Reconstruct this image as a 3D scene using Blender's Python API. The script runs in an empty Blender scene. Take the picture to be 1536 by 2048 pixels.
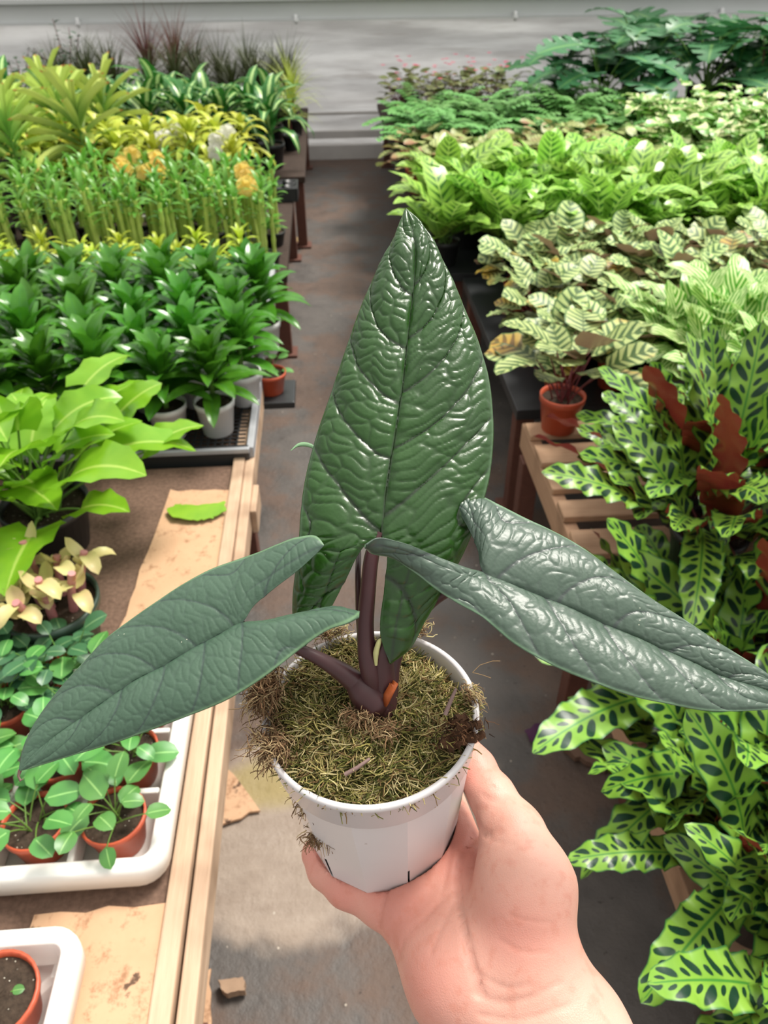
import bpy, math, random
import numpy as np
from mathutils import Vector, Matrix

# ------------------------------------------------------------------ camera, sky, sun, exposure
SC = bpy.context.scene
COL = SC.collection
F, CX, CY = 1540.0, 768.0, 1024.0
PITCH, YAW, ROLL = math.radians(37.6), math.radians(3.68), math.radians(0.5)
CAM = np.array([0.0, 0.0, 1.4])
FW = np.array([math.sin(YAW)*math.cos(PITCH), math.cos(YAW)*math.cos(PITCH), -math.sin(PITCH)])
_r = np.array([math.cos(YAW), -math.sin(YAW), 0.0])
_u = np.cross(_r, FW)
RT = _r*math.cos(ROLL) - _u*math.sin(ROLL)
UP = _u*math.cos(ROLL) + _r*math.sin(ROLL)
cd = bpy.data.cameras.new('camera')
cam = bpy.data.objects.new('camera', cd)
COL.objects.link(cam)
cam.matrix_world = Matrix((
    (RT[0], UP[0], -FW[0], CAM[0]), (RT[1], UP[1], -FW[1], CAM[1]),
    (RT[2], UP[2], -FW[2], CAM[2]), (0, 0, 0, 1)))
cd.sensor_fit = 'VERTICAL'
cd.lens = 26.0
cd.sensor_height = 26.0*2048/1540
cd.sensor_width = cd.sensor_height*0.75
cd.clip_start = 0.02
cd.dof.use_dof = True
cd.dof.focus_distance = 0.385
cd.dof.aperture_fstop = 16.0
SC.camera = cam

world = bpy.data.worlds.new('greenhouse_daylight')
SC.world = world
world.use_nodes = True
wn = world.node_tree.nodes
wl = world.node_tree.links
bg = wn['Background']
tc = wn.new('ShaderNodeTexCoord')
sx = wn.new('ShaderNodeVectorMath')
sx.operation = 'DOT_PRODUCT'
wl.new(tc.outputs['Generated'], sx.inputs[0])
sx.inputs[1].default_value = Vector((0.34, 0.38, 0.86)).normalized()
rmp = wn.new('ShaderNodeValToRGB')
rmp.color_ramp.elements[0].position = 0.0
rmp.color_ramp.elements[0].color = (0.40, 0.395, 0.38, 1)
rmp.color_ramp.elements[1].position = 0.95
rmp.color_ramp.elements[1].color = (1.0, 0.985, 0.95, 1)
wl.new(sx.outputs['Value'], rmp.inputs[0])
wl.new(rmp.outputs[0], bg.inputs['Color'])
bg.inputs['Strength'].default_value = 1.3

sl = bpy.data.lights.new('sun', 'SUN')
sl.energy = 3.8
sl.angle = math.radians(20)
sl.color = (1.0, 0.95, 0.87)
so = bpy.data.objects.new('sun', sl)
COL.objects.link(so)
so.location = (3, 4, 6)
so.rotation_euler = Vector((-0.45, -0.35, -1.0)).to_track_quat('-Z', 'Y').to_euler()

SC.view_settings.view_transform = 'Standard'
SC.view_settings.look = 'None'
SC.view_settings.gamma = 1
SC.view_settings.use_curve_mapping = False
SC.view_settings.exposure = 0.38
SC.cycles.max_bounces = 6
SC.cycles.diffuse_bounces = 3
SC.cycles.glossy_bounces = 3
SC.cycles.transmission_bounces = 3
SC.cycles.transparent_max_bounces = 4
SC.cycles.use_denoising = True
SC.cycles.caustics_reflective = False
SC.cycles.caustics_refractive = False
SC.cycles.sample_clamp_indirect = 6


# ------------------------------------------------------------------ places in the greenhouse
def pt(px, py, d):
    return CAM + FW*d + RT*((px-CX)/F*d) + UP*(-(py-CY)/F*d)


def on(px, py, z):
    v = FW + RT*((px-CX)/F) - UP*((py-CY)/F)
    return CAM + v*((z-CAM[2])/v[2])


def seen(p, m=110):
    q = np.array(p) - CAM
    d = q @ FW
    if d < 0.1:
        return False
    x = CX + F*(q @ RT)/d
    y = CY - F*(q @ UP)/d
    return -m < x < 1536+m and -m < y < 2048+m


# ------------------------------------------------------------------ objects
def tag(o, label=None, cat=None, group=None, kind=None):
    if label:
        o['label'] = label
    if cat:
        o['category'] = cat
    if group:
        o['group'] = group
    if kind:
        o['kind'] = kind
    return o


def link(name, data, parent=None):
    o = bpy.data.objects.new(name, data)
    COL.objects.link(o)
    if parent is not None:
        o.parent = parent
    return o


def empty(name, loc, label=None, cat=None, group=None, rz=0.0, sc=1.0):
    o = link(name, None)
    o.empty_display_size = 0.02
    o.location = tuple(float(c) for c in loc)
    o.rotation_euler = (0, 0, rz)
    o.scale = (sc, sc, sc)
    return tag(o, label, cat, group)


class MB:
    """collects vertices and faces of one mesh"""
    def __init__(s):
        s.v, s.f, s.uv, s.mi, s.col = [], [], [], [], []
        s.m = 0
        s.c = (1, 1, 1, 1)

    def grid(s, P, UV=None, close=False):
        n, m = P.shape[0], P.shape[1]
        b = len(s.v)
        s.v.extend(P.reshape(-1, 3).tolist())
        mm = m if close else m-1
        for i in range(n-1):
            for j in range(mm):
                k = (j+1) % m
                s.f.append((b+i*m+j, b+i*m+k, b+(i+1)*m+k, b+(i+1)*m+j))
                if UV is not None:
                    s.uv.append((UV[i, j], UV[i, k], UV[i+1, k], UV[i+1, j]))
                else:
                    s.uv.append(None)
                s.mi.append(s.m)
                s.col.append(s.c)

    def face(s, pts):
        b = len(s.v)
        s.v.extend([tuple(float(c) for c in p) for p in pts])
        s.f.append(tuple(range(b, b+len(pts))))
        s.uv.append(None)
        s.mi.append(s.m)
        s.col.append(s.c)

    def box(s, c, d, rz=0.0, rx=0.0, ry=0.0):
        M = Matrix.Rotation(rz, 3, 'Z') @ Matrix.Rotation(ry, 3, 'Y') @ Matrix.Rotation(rx, 3, 'X')
        b = len(s.v)
        for z in (-1, 1):
            for y in (-1, 1):
                for x in (-1, 1):
                    p = M @ Vector((x*d[0]/2, y*d[1]/2, z*d[2]/2))
                    s.v.append((p.x+c[0], p.y+c[1], p.z+c[2]))
        for q in ((0, 2, 3, 1), (4, 5, 7, 6), (0, 1, 5, 4), (2, 6, 7, 3), (0, 4, 6, 2), (1, 3, 7, 5)):
            s.f.append(tuple(b+i for i in q))
            s.uv.append(None)
            s.mi.append(s.m)
            s.col.append(s.c)

    def tube(s, pts, rad, n=6, cap=True):
        pts = np.asarray(pts, float)
        rad = np.broadcast_to(np.asarray(rad, float), (len(pts),))
        T = np.gradient(pts, axis=0)
        T /= np.linalg.norm(T, axis=1)[:, None]+1e-12
        a = np.array([0.31, 0.2, 0.93])
        if abs(T[0] @ a) > 0.9:
            a = np.array([1.0, 0.1, 0])
        A = np.cross(T, a)
        A /= np.linalg.norm(A, axis=1)[:, None]+1e-12
        B = np.cross(T, A)
        th = np.arange(n)*2*math.pi/n
        P = pts[:, None]+rad[:, None, None]*(np.cos(th)[None, :, None]*A[:, None]+np.sin(th)[None, :, None]*B[:, None])
        s.grid(P, None, True)
        if cap:
            s.face(P[0][::-1])
            s.face(P[-1])

    def lathe(s, prof, n=24, c=(0, 0, 0)):
        th = np.arange(n)*2*math.pi/n
        P = np.array([[(c[0]+r*math.cos(t), c[1]+r*math.sin(t), c[2]+z) for t in th] for r, z in prof])
        s.grid(P, None, True)

    def disc(s, r, z, n=24, c=(0, 0)):
        s.face([(c[0]+r*math.cos(i*2*math.pi/n), c[1]+r*math.sin(i*2*math.pi/n), z) for i in range(n)])

    def mesh(s, name, mats, smooth=True, color=False):
        me = bpy.data.meshes.new(name)
        me.from_pydata(s.v, [], s.f)
        for m in (mats if isinstance(mats, (list, tuple)) else [mats]):
            me.materials.append(m)
        if any(u is not None for u in s.uv):
            ul = me.uv_layers.new(name='UVMap')
            flat = []
            for f, u in zip(s.f, s.uv):
                if u is None:
                    flat.extend([0.5, 0.5]*len(f))
                else:
                    for q in u:
                        flat.extend((float(q[0]), float(q[1])))
            ul.data.foreach_set('uv', flat)
        if any(s.mi):
            me.polygons.foreach_set('material_index', s.mi)
        if color:
            ca = me.color_attributes.new('tint', 'FLOAT_COLOR', 'CORNER')
            flat = []
            for f, c in zip(s.f, s.col):
                flat.extend(list(c)*len(f))
            ca.data.foreach_set('color', flat)
        if smooth:
            me.polygons.foreach_set('use_smooth', [True]*len(me.polygons))
        me.update()
        return me

    def build(s, name, mats, parent=None, smooth=True, color=False):
        return link(name, s.mesh(name, mats, smooth, color), parent)


def bevel(o, w=0.003, seg=2):
    m = o.modifiers.new('edge', 'BEVEL')
    m.width = w
    m.segments = seg
    m.limit_method = 'ANGLE'
    return o


# ------------------------------------------------------------------ materials
def srgb(r, g, b):
    f = lambda c: (c/255/12.92) if c/255 <= 0.04045 else ((c/255+0.055)/1.055)**2.4
    return (f(r), f(g), f(b), 1.0)


class NT:
    def __init__(s, name):
        s.mat = bpy.data.materials.new(name)
        s.mat.use_nodes = True
        s.n = s.mat.node_tree.nodes
        s.l = s.mat.node_tree.links
        s.b = s.n['Principled BSDF']
        s.out = s.n['Material Output']

    def put(s, sock, v):
        if hasattr(v, 'is_output'):
            s.l.new(v, sock)
        else:
            sock.default_value = v

    def math(s, op, a, b=0.0, clamp=False):
        n = s.n.new('ShaderNodeMath')
        n.operation = op
        n.use_clamp = clamp
        s.put(n.inputs[0], a)
        s.put(n.inputs[1], b)
        return n.outputs[0]

    def mix(s, f, a, b, mode='MIX'):
        n = s.n.new('ShaderNodeMix')
        n.data_type = 'RGBA'
        n.blend_type = mode
        s.put(n.inputs[0], f)
        s.put(n.inputs[6], a)
        s.put(n.inputs[7], b)
        return n.outputs[2]

    def sstep(s, x, lo, hi):
        n = s.n.new('ShaderNodeMapRange')
        n.interpolation_type = 'SMOOTHSTEP'
        s.put(n.inputs[0], x)
        n.inputs[1].default_value = lo
        n.inputs[2].default_value = hi
        return n.outputs[0]

    def uv(s):
        n = s.n.new('ShaderNodeUVMap')
        x = s.n.new('ShaderNodeSeparateXYZ')
        s.l.new(n.outputs[0], x.inputs[0])
        u, v = x.outputs[0], x.outputs[1]
        av = s.math('MULTIPLY', s.math('ABSOLUTE', s.math('SUBTRACT', v, 0.5)), 2.0)
        return u, v, av

    def coord(s, which='Object'):
        return s.n.new('ShaderNodeTexCoord').outputs[which]

    def noise(s, scale, detail=3.0, vec=None, rough=0.55, out='Fac', stretch=None):
        n = s.n.new('ShaderNodeTexNoise')
        n.inputs['Scale'].default_value = scale
        n.inputs['Detail'].default_value = detail
        n.inputs['Roughness'].default_value = rough
        v = vec or s.coord()
        if stretch:
            mp = s.n.new('ShaderNodeMapping')
            mp.inputs['Scale'].default_value = stretch
            s.l.new(v, mp.inputs[0])
            v = mp.outputs[0]
        s.l.new(v, n.inputs['Vector'])
        return n.outputs[out]

    def voro(s, scale, feature='F1', vec=None):
        n = s.n.new('ShaderNodeTexVoronoi')
        n.feature = feature
        n.inputs['Scale'].default_value = scale
        s.l.new(vec or s.coord(), n.inputs['Vector'])
        return n.outputs['Distance']

    def bump(s, h, dist=0.002, strength=1.0):
        n = s.n.new('ShaderNodeBump')
        n.inputs['Strength'].default_value = strength
        n.inputs['Distance'].default_value = dist
        s.l.new(h, n.inputs['Height'])
        s.l.new(n.outputs[0], s.b.inputs['Normal'])
        return n.outputs[0]

    def vary(s, col, amt=0.25):
        """each plant slightly lighter or darker, yellower or bluer than the next"""
        oi = s.n.new('ShaderNodeObjectInfo')
        h = s.n.new('ShaderNodeHueSaturation')
        s.put(h.inputs['Color'], col)
        s.put(h.inputs['Value'], s.math('ADD', s.math('MULTIPLY', oi.outputs['Random'], amt), 1.0-amt/2))
        s.put(h.inputs['Hue'], s.math('ADD', s.math('MULTIPLY', oi.outputs['Random'], 0.02), 0.49))
        return h.outputs[0]

    def fin(s, col, rough=0.5, spec=0.5, trans=0.0, tcol=None):
        s.put(s.b.inputs['Base Color'], col)
        s.put(s.b.inputs['Roughness'], rough)
        s.b.inputs['Specular IOR Level'].default_value = spec
        if trans > 0:
            t = s.n.new('ShaderNodeBsdfTranslucent')
            s.put(t.inputs['Color'], tcol if tcol is not None else col)
            m = s.n.new('ShaderNodeMixShader')
            m.inputs[0].default_value = trans
            s.l.new(s.b.outputs[0], m.inputs[1])
            s.l.new(t.outputs[0], m.inputs[2])
            s.l.new(m.outputs[0], s.out.inputs['Surface'])
        return s.mat


def plain(name, col, rough=0.5, spec=0.5, nscale=40, namt=0.15, bumpd=0.0, stretch=None):
    t = NT(name)
    n = t.noise(nscale, 4, stretch=stretch)
    dark = tuple(c*(1-namt*2) for c in col[:3])+(1,)
    lite = tuple(min(1, c*(1+namt)) for c in col[:3])+(1,)
    c = t.mix(n, dark, lite)
    if bumpd:
        t.bump(n, bumpd)
    return t.fin(c, rough, spec)


def leafmat(name, col, col2=None, rough=0.35, trans=0.25, rib=None, spec=0.5, var=0.3, under=None):
    t = NT(name)
    u, v, av = t.uv()
    n = t.noise(30, 2)
    c = t.mix(n, col, col2 or tuple(x*0.6 for x in col[:3])+(1,))
    if rib is not None:
        c = t.mix(t.sstep(av, 0.10, 0.03), c, rib)
    c = t.vary(c, var)
    if under is not None:
        g = t.n.new('ShaderNodeNewGeometry')
        c = t.mix(g.outputs['Backfacing'], c, under)
    return t.fin(c, rough, spec, trans)


def mat_rattle():
    t = NT('rattlesnake_leaf')
    u, v, av = t.uv()
    side = t.math('GREATER_THAN', v, 0.5)
    x = t.math('ADD', t.math('SUBTRACT', t.math('MULTIPLY', u, 6.5), t.math('MULTIPLY', av, 0.8)), t.math('MULTIPLY', side, 0.35))
    p = t.math('FRACT', x)
    e1 = t.math('ADD', t.math('POWER', t.math('DIVIDE', t.math('SUBTRACT', p, 0.3), 0.21), 2.0),
                t.math('POWER', t.math('DIVIDE', t.math('SUBTRACT', av, 0.50), 0.36), 2.0))
    e2 = t.math('ADD', t.math('POWER', t.math('DIVIDE', t.math('SUBTRACT', p, 0.78), 0.13), 2.0),
                t.math('POWER', t.math('DIVIDE', t.math('SUBTRACT', av, 0.30), 0.17), 2.0))
    e = t.math('MINIMUM', e1, e2)
    n = t.noise(25, 2)
    base = t.mix(n, srgb(100, 150, 44), srgb(146, 184, 74))
    c = t.mix(t.sstep(e, 1.25, 0.8), base, srgb(24, 58, 38))
    c = t.mix(t.sstep(av, 0.07, 0.02), c, srgb(70, 130, 50))
    c = t.mix(t.sstep(av, 0.88, 1.0), c, srgb(48, 104, 50))
    c = t.vary(c, 0.25)
    g = t.n.new('ShaderNodeNewGeometry')
    pur = t.mix(t.noise(9, 2), srgb(96, 30, 34), srgb(140, 58, 42))
    c = t.mix(g.outputs['Backfacing'], c, pur)
    return t.fin(c, 0.33, 0.45, 0.16)


def mat_peacock():
    t = NT('peacock_leaf')
    u, v, av = t.uv()
    x = t.math('SUBTRACT', t.math('MULTIPLY', u, 6.5), t.math('MULTIPLY', av, 1.1))
    p = t.math('ABSOLUTE', t.math('SUBTRACT', t.math('FRACT', x), 0.5))
    w = t.math('SUBTRACT', 0.36, t.math('MULTIPLY', av, 0.28))
    st = t.sstep(t.math('SUBTRACT', p, w), 0.04, -0.05)
    oi = t.n.new('ShaderNodeObjectInfo')
    old = t.sstep(t.noise(5.5, 1, vec=t.coord('Object')), 0.57, 0.67)
    base = t.mix(t.noise(20, 2), srgb(172, 196, 112), srgb(206, 220, 156))
    base = t.mix(old, base, srgb(196, 164, 66))
    c = t.mix(st, base, t.mix(old, srgb(80, 112, 64), srgb(124, 98, 40)))
    c = t.mix(t.sstep(av, 0.86, 0.95), c, srgb(84, 122, 62))
    c = t.mix(t.sstep(av, 0.06, 0.02), c, srgb(92, 116, 60))
    c = t.vary(c, 0.3)
    g = t.n.new('ShaderNodeNewGeometry')
    c = t.mix(g.outputs['Backfacing'], c, srgb(140, 116, 92))
    return t.fin(c, 0.4, 0.4, 0.2)


def mat_leopard():
    t = NT('lime_calathea_leaf')
    u, v, av = t.uv()
    x = t.math('SUBTRACT', t.math('MULTIPLY', u, 9.0), t.math('MULTIPLY', av, 1.4))
    p = t.math('ABSOLUTE', t.math('SUBTRACT', t.math('FRACT', x), 0.5))
    w = t.math('SUBTRACT', 0.30, t.math('MULTIPLY', av, 0.30))
    st = t.sstep(t.math('SUBTRACT', p, w), 0.05, -0.05)
    base = t.mix(t.noise(14, 2), srgb(140, 196, 58), srgb(186, 222, 116))
    c = t.mix(st, base, srgb(64, 118, 44))
    c = t.mix(t.sstep(av, 0.07, 0.02), c, srgb(190, 222, 120))
    c = t.vary(c, 0.35)
    return t.fin(c, 0.3, 0.5, 0.2)


def mat_vittata():
    t = NT('striped_calathea_leaf')
    u, v, av = t.uv()
    x = t.math('SUBTRACT', t.math('MULTIPLY', u, 5.0), t.math('MULTIPLY', av, 3.0))
    p = t.math('ABSOLUTE', t.math('SUBTRACT', t.math('FRACT', x), 0.5))
    st = t.sstep(p, 0.20, 0.30)
    c = t.mix(st, srgb(84, 156, 36), srgb(226, 238, 176))
    c = t.mix(t.sstep(av, 0.90, 1.0), c, srgb(104, 176, 50))
    c = t.vary(c, 0.25)
    return t.fin(c, 0.35, 0.45, 0.28)


def mat_corn():
    t = NT('corn_plant_leaf')
    u, v, av = t.uv()
    edge = t.math('ADD', av, t.math('MULTIPLY', t.noise(60, 2, stretch=(1, 1, 0.1)), 0.3))
    c = t.mix(t.sstep(edge, 0.52, 0.36), srgb(52, 112, 44), srgb(182, 212, 138))
    c = t.vary(c, 0.3)
    return t.fin(c, 0.28, 0.5, 0.2)


def mat_pothos():
    t = NT('variegated_leaf')
    u, v, av = t.uv()
    n = t.noise(24, 3)
    c = t.mix(t.sstep(n, 0.49, 0.60), srgb(110, 168, 66), srgb(236, 240, 186))
    c = t.vary(c, 0.2)
    return t.fin(c, 0.35, 0.45, 0.22)


def mat_strap():
    t = NT('strap_leaf')
    u, v, av = t.uv()
    c = t.mix(t.sstep(u, 0.1, 0.75), srgb(124, 168, 76), srgb(196, 214, 116))
    c = t.mix(t.sstep(u, 0.93, 0.99), c, srgb(206, 130, 76))
    c = t.vary(c, 0.3)
    return t.fin(c, 0.4, 0.4, 0.15)


def mat_fittonia():
    t = NT('marbled_leaf')
    u, v, av = t.uv()
    x = t.math('SUBTRACT', t.math('MULTIPLY', u, 5.0), t.math('MULTIPLY', av, 1.4))
    p = t.math('ABSOLUTE', t.math('SUBTRACT', t.math('FRACT', x), 0.5))
    c = t.mix(t.sstep(p, 0.16, 0.3), srgb(112, 132, 70), srgb(186, 196, 122))
    c = t.mix(t.sstep(t.noise(7, 2), 0.5, 0.66), c, srgb(168, 128, 92))
    c = t.vary(c, 0.3)
    return t.fin(c, 0.45, 0.4, 0.2)


M = dict(
    rattle=mat_rattle(), peacock=mat_peacock(), leopard=mat_leopard(), vittata=mat_vittata(), corn=mat_corn(),
    pothos=mat_pothos(), strap=mat_strap(), fittonia=mat_fittonia(),
    compacta=leafmat('dracaena_leaf', srgb(88, 150, 40), srgb(50, 110, 30), 0.21, 0.25, srgb(70, 130, 50)),
    bamboo=leafmat('lucky_bamboo_leaf', srgb(124, 180, 68), srgb(78, 138, 46), 0.33, 0.28),
    lime=leafmat('lime_leaf', srgb(206, 214, 62), srgb(150, 184, 56), 0.35, 0.28),
    croton=leafmat('yellow_variegated_leaf', srgb(218, 212, 76), srgb(138, 170, 60), 0.35, 0.25),
    grass=leafmat('thin_dark_leaf', srgb(88, 100, 58), srgb(62, 62, 44), 0.45, 0.12),
    redgrass=leafmat('red_edged_leaf', srgb(138, 78, 76), srgb(84, 66, 52), 0.45, 0.12),
    yelgrass=leafmat('yellow_strap_leaf', srgb(186, 190, 86), srgb(140, 160, 64), 0.4, 0.2),
    shrub=leafmat('dark_shrub_leaf', srgb(60, 102, 66), srgb(36, 70, 48), 0.4, 0.12),
    phil=leafmat('pale_green_leaf', srgb(142, 196, 48), srgb(104, 170, 34), 0.27, 0.34, srgb(178, 214, 96)),
    ivy=leafmat('small_round_leaf', srgb(98, 158, 72), srgb(66, 122, 66), 0.36, 0.22, srgb(140, 190, 110)),
    ivydark=leafmat('small_blue_green_leaf', srgb(74, 122, 82), srgb(50, 96, 66), 0.36, 0.15, srgb(120, 160, 110)),
    fern=leafmat('ferny_leaf', srgb(124, 178, 92), srgb(84, 142, 74), 0.4, 0.22),
    monst=leafmat('monstera_leaf', srgb(74, 136, 84), srgb(52, 110, 70), 0.36, 0.15, srgb(110, 160, 90)),
    begonia=leafmat('begonia_leaf', srgb(112, 144, 76), srgb(120, 100, 68), 0.45, 0.15),
    succ=leafmat('succulent_leaf', srgb(196, 206, 120), srgb(206, 166, 140), 0.4, 0.2),
    stem=leafmat('green_stem', srgb(110, 150, 64), srgb(84, 120, 50), 0.45, 0.0),
    cane=leafmat('bamboo_cane', srgb(196, 210, 116), srgb(156, 188, 84), 0.4, 0.0),
    pinkstem=leafmat('pink_stem', srgb(206, 150, 146), srgb(176, 110, 104), 0.5, 0.0),
    redstem=leafmat('red_stem', srgb(120, 44, 56), srgb(96, 60, 44), 0.45, 0.0),
    petal_white=leafmat('white_petal', srgb(244, 242, 238), srgb(240, 238, 236), 0.5, 0.5, var=0.05),
    petal_yellow=leafmat('yellow_petal', srgb(252, 236, 150), srgb(250, 212, 112), 0.5, 0.45),
    petal_pink=leafmat('pink_petal', srgb(226, 96, 128), srgb(214, 70, 110), 0.5, 0.25),
    white_pot=plain('white_plastic', srgb(226, 226, 226), 0.35, 0.5, 12, 0.03),
    grey_pot=plain('grey_plastic', srgb(168, 168, 172), 0.35, 0.5, 12, 0.05),
    terra_pot=plain('terracotta_plastic', srgb(188, 84, 54), 0.4, 0.5, 20, 0.08),
    black_pot=plain('black_plastic', srgb(44, 46, 48), 0.4, 0.5, 20, 0.1),
    green_pot=plain('dark_green_plastic', srgb(46, 66, 54), 0.4, 0.5, 20, 0.1),
    tray_white=plain('white_tray_plastic', srgb(238, 236, 230), 0.4, 0.5, 14, 0.03),
    iron=plain('rust_red_steel', srgb(104, 66, 54), 0.6, 0.4, 60, 0.2),
    alu=plain('galvanised_steel', srgb(168, 170, 174), 0.4, 0.6, 30, 0.08),
)


def mat_soil():
    t = NT('potting_soil')
    n = t.noise(160, 5)
    c = t.mix(n, srgb(22, 18, 15), srgb(84, 70, 58))
    w = t.voro(210)
    c = t.mix(t.math('MULTIPLY', t.sstep(w, 0.22, 0.12), t.math('GREATER_THAN', t.noise(90, 1), 0.56)), c, srgb(190, 184, 168))
    t.bump(n, 0.003)
    return t.fin(c, 0.95, 0.2)


def mat_wood(name, a, b, axis=0):
    t = NT(name)
    st = [14, 14, 14]
    st[axis] = 1.2
    n = t.noise(6, 5, stretch=tuple(st), rough=0.65)
    n2 = t.noise(5, 3)
    c = t.mix(n, a, b)
    c = t.mix(t.sstep(n2, 0.5, 0.75), c, tuple(x*0.6 for x in a[:3])+(1,))
    t.bump(n, 0.002)
    return t.fin(c, 0.7, 0.3)


def mat_card():
    t = NT('cardboard')
    n = t.noise(9, 5, rough=0.7)
    n3 = t.noise(42, 5, rough=0.7)
    c = t.mix(n, srgb(178, 138, 106), srgb(206, 170, 138))
    c = t.mix(t.sstep(n3, 0.52, 0.72), c, srgb(150, 112, 84))
    w = t.noise(30, 4)
    c = t.mix(t.sstep(w, 0.66, 0.72), c, srgb(92, 70, 56))
    return t.fin(c, 0.85, 0.25)


def mat_floor():
    t = NT('wet_ground_mat')
    g = t.coord('Object')
    big = t.noise(2.6, 4, g, 0.6)
    mid = t.noise(9, 5, g, 0.65)
    fin = t.noise(60, 4, g, 0.7)
    dirt = t.mix(mid, srgb(52, 40, 33), srgb(114, 94, 82))
    mat = t.mix(mid, srgb(50, 47, 45), srgb(108, 101, 96))
    k = t.sstep(t.math('ADD', big, t.math('MULTIPLY', mid, 0.3)), 0.58, 0.72)
    c = t.mix(k, mat, dirt)
    c = t.mix(t.sstep(fin, 0.62, 0.75), c, srgb(38, 28, 24))
    # paler patch on the near ground: sky reflection painted in, plus algae stain
    sp = t.n.new('ShaderNodeSeparateXYZ')
    t.l.new(g, sp.inputs[0])
    ax = t.math('DIVIDE', t.math('ADD', sp.outputs[0], 0.06), 0.34)
    ay = t.math('DIVIDE', t.math('SUBTRACT', sp.outputs[1], 0.84), 0.24)
    r = t.math('ADD', t.math('POWER', ax, 2.0), t.math('POWER', ay, 2.0))
    r = t.math('ADD', r, t.math('MULTIPLY', t.math('SUBTRACT', big, 0.5), 2.6))
    sheet = t.sstep(r, 1.1, 0.7)  # mask of the sky reflection painted on the wet ground
    sc = t.mix(t.noise(7, 5, g, 0.7, stretch=(1, 3, 1)), srgb(116, 98, 84), srgb(166, 152, 138))
    bx = t.math('DIVIDE', t.math('ADD', sp.outputs[0], 0.17), 0.13)
    by = t.math('DIVIDE', t.math('SUBTRACT', sp.outputs[1], 0.93), 0.08)
    alg = t.sstep(t.math('ADD', t.math('ADD', t.math('POWER', bx, 2.0), t.math('POWER', by, 2.0)), t.math('MULTIPLY', mid, 0.8)), 1.4, 0.6)
    sc = t.mix(t.math('MULTIPLY', alg, 0.7), sc, srgb(146, 130, 72))
    c = t.mix(sheet, c, sc)
    wv = t.voro(34)
    c = t.mix(t.math('MULTIPLY', t.sstep(wv, 0.10, 0.05), t.math('GREATER_THAN', t.noise(13, 1), 0.56)), c, srgb(170, 160, 146))
    rough = t.math('ADD', 0.28, t.math('MULTIPLY', mid, 0.75))
    t.bump(t.math('ADD', mid, t.math('MULTIPLY', fin, 0.4)), 0.006)
    return t.fin(c, rough, 0.5)


def mat_wall():
    t = NT('hazy_plastic_sheeting')
    n = t.noise(3.2, 5, stretch=(0.35, 1, 3.0), rough=0.6)
    n2 = t.noise(10, 4, stretch=(0.2, 1, 2.0))
    c = t.mix(t.sstep(n, 0.35, 0.68), srgb(218, 217, 217), srgb(243, 243, 243))
    c = t.mix(t.math('MULTIPLY', t.sstep(n2, 0.56, 0.75), 0.5), c, srgb(190, 184, 180))
    t.bump(n, 0.05, 0.6)
    return t.fin(c, 0.5, 0.4, 0.5)


M['soil'] = mat_soil()
M['card'] = mat_card()
M['rail'] = mat_wood('weathered_board', srgb(170, 138, 112), srgb(206, 180, 154), 1)
M['slat'] = mat_wood('pallet_board', srgb(176, 138, 108), srgb(208, 174, 142), 0)
M['runner'] = mat_wood('pallet_runner', srgb(168, 132, 104), srgb(196, 160, 130), 1)
M['deck'] = plain('dirty_bench_deck', srgb(64, 50, 42), 0.8, 0.3, 50, 0.3, 0.002)
M['debris'] = plain('soil_covered_deck', srgb(120, 96, 82), 0.9, 0.2, 120, 0.35, 0.002)


# ------------------------------------------------------------------ the greenhouse itself
LZ = 0.40
mb = MB()
mb.face([(-4.5, -1.2, 0), (5.0, -1.2, 0), (5.0, 6.3, 0), (-4.5, 6.3, 0)])
tag(mb.build('floor', mat_floor(), None, False), kind='structure')

mw = mat_wall()
mb = MB()
nx, nz = 120, 60
X = np.linspace(-4.5, 5.0, nx)
Z = np.linspace(0, 2.6, nz)
XX, ZZ = np.meshgrid(X, Z)
YY = 6.19 + 0.012*np.sin(XX*3.1+ZZ*9)*np.sin(ZZ*14+XX) + 0.01*np.sin(ZZ*26+0.7*np.sin(XX*2))
mb.grid(np.stack([XX, YY, ZZ], -1))
wb = tag(mb.build('wall_back', mw), kind='structure')
wb.modifiers.new('sheet', 'SOLIDIFY').thickness = 0.004
mb = MB()
mb.box((0.25, 6.13, 0.935), (9.5, 0.045, 0.13))
mb.box((0.25, 6.10, 0.99), (9.5, 0.05, 0.02))
mb.box((0.25, 6.10, 0.872), (9.5, 0.05, 0.012))
o = tag(mb.build('trim_1', plain('painted_steel_rail', srgb(206, 208, 208), 0.45, 0.5, 3, 0.05), None, False), kind='structure')
for px in (155, 592, 1030, 1440):
    q = on(px, 44, 0)
    v = q-CAM
    q = CAM+v*(6.07/v[1])
    mb = MB()
    mb.lathe([(0.001, -0.022), (0.016, -0.016), (0.018, 0.0), (0.012, 0.012), (0.011, 0.032), (0.001, 0.032)], 14)
    mb.box((0, 0.02, 0.02), (0.012, 0.05, 0.012))
    mb.lathe([(0.006, -0.03), (0.006, -0.018)], 8)
    c = mb.build('rail_clip', M['white_pot'])
    c.location = (q[0], 6.075, 0.872)
    nm = {155: 'white clip under the pale wall rail above the dark shrub', 592: 'white clip under the pale wall rail above the yellow-green grassy plants',
          1030: 'white clip under the pale wall rail left of the monstera', 1440: 'white clip under the pale wall rail above the monstera leaves'}[px]
    tag(c, nm, 'clip', 'clips along the wall rail')
mb = MB()
mb.box((0.3, 6.10, 0.05), (3.2, 0.05, 0.10))
mb.box((0.3, 6.11, 0.165), (3.2, 0.03, 0.05))
mb.box((0.3, 6.12, 0.30), (3.2, 0.02, 0.02))
tag(bevel(mb.build('baseboard_back', plain('white_painted_board', srgb(206, 202, 198), 0.6, 0.4, 8, 0.1), None, False)), kind='structure')


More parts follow.
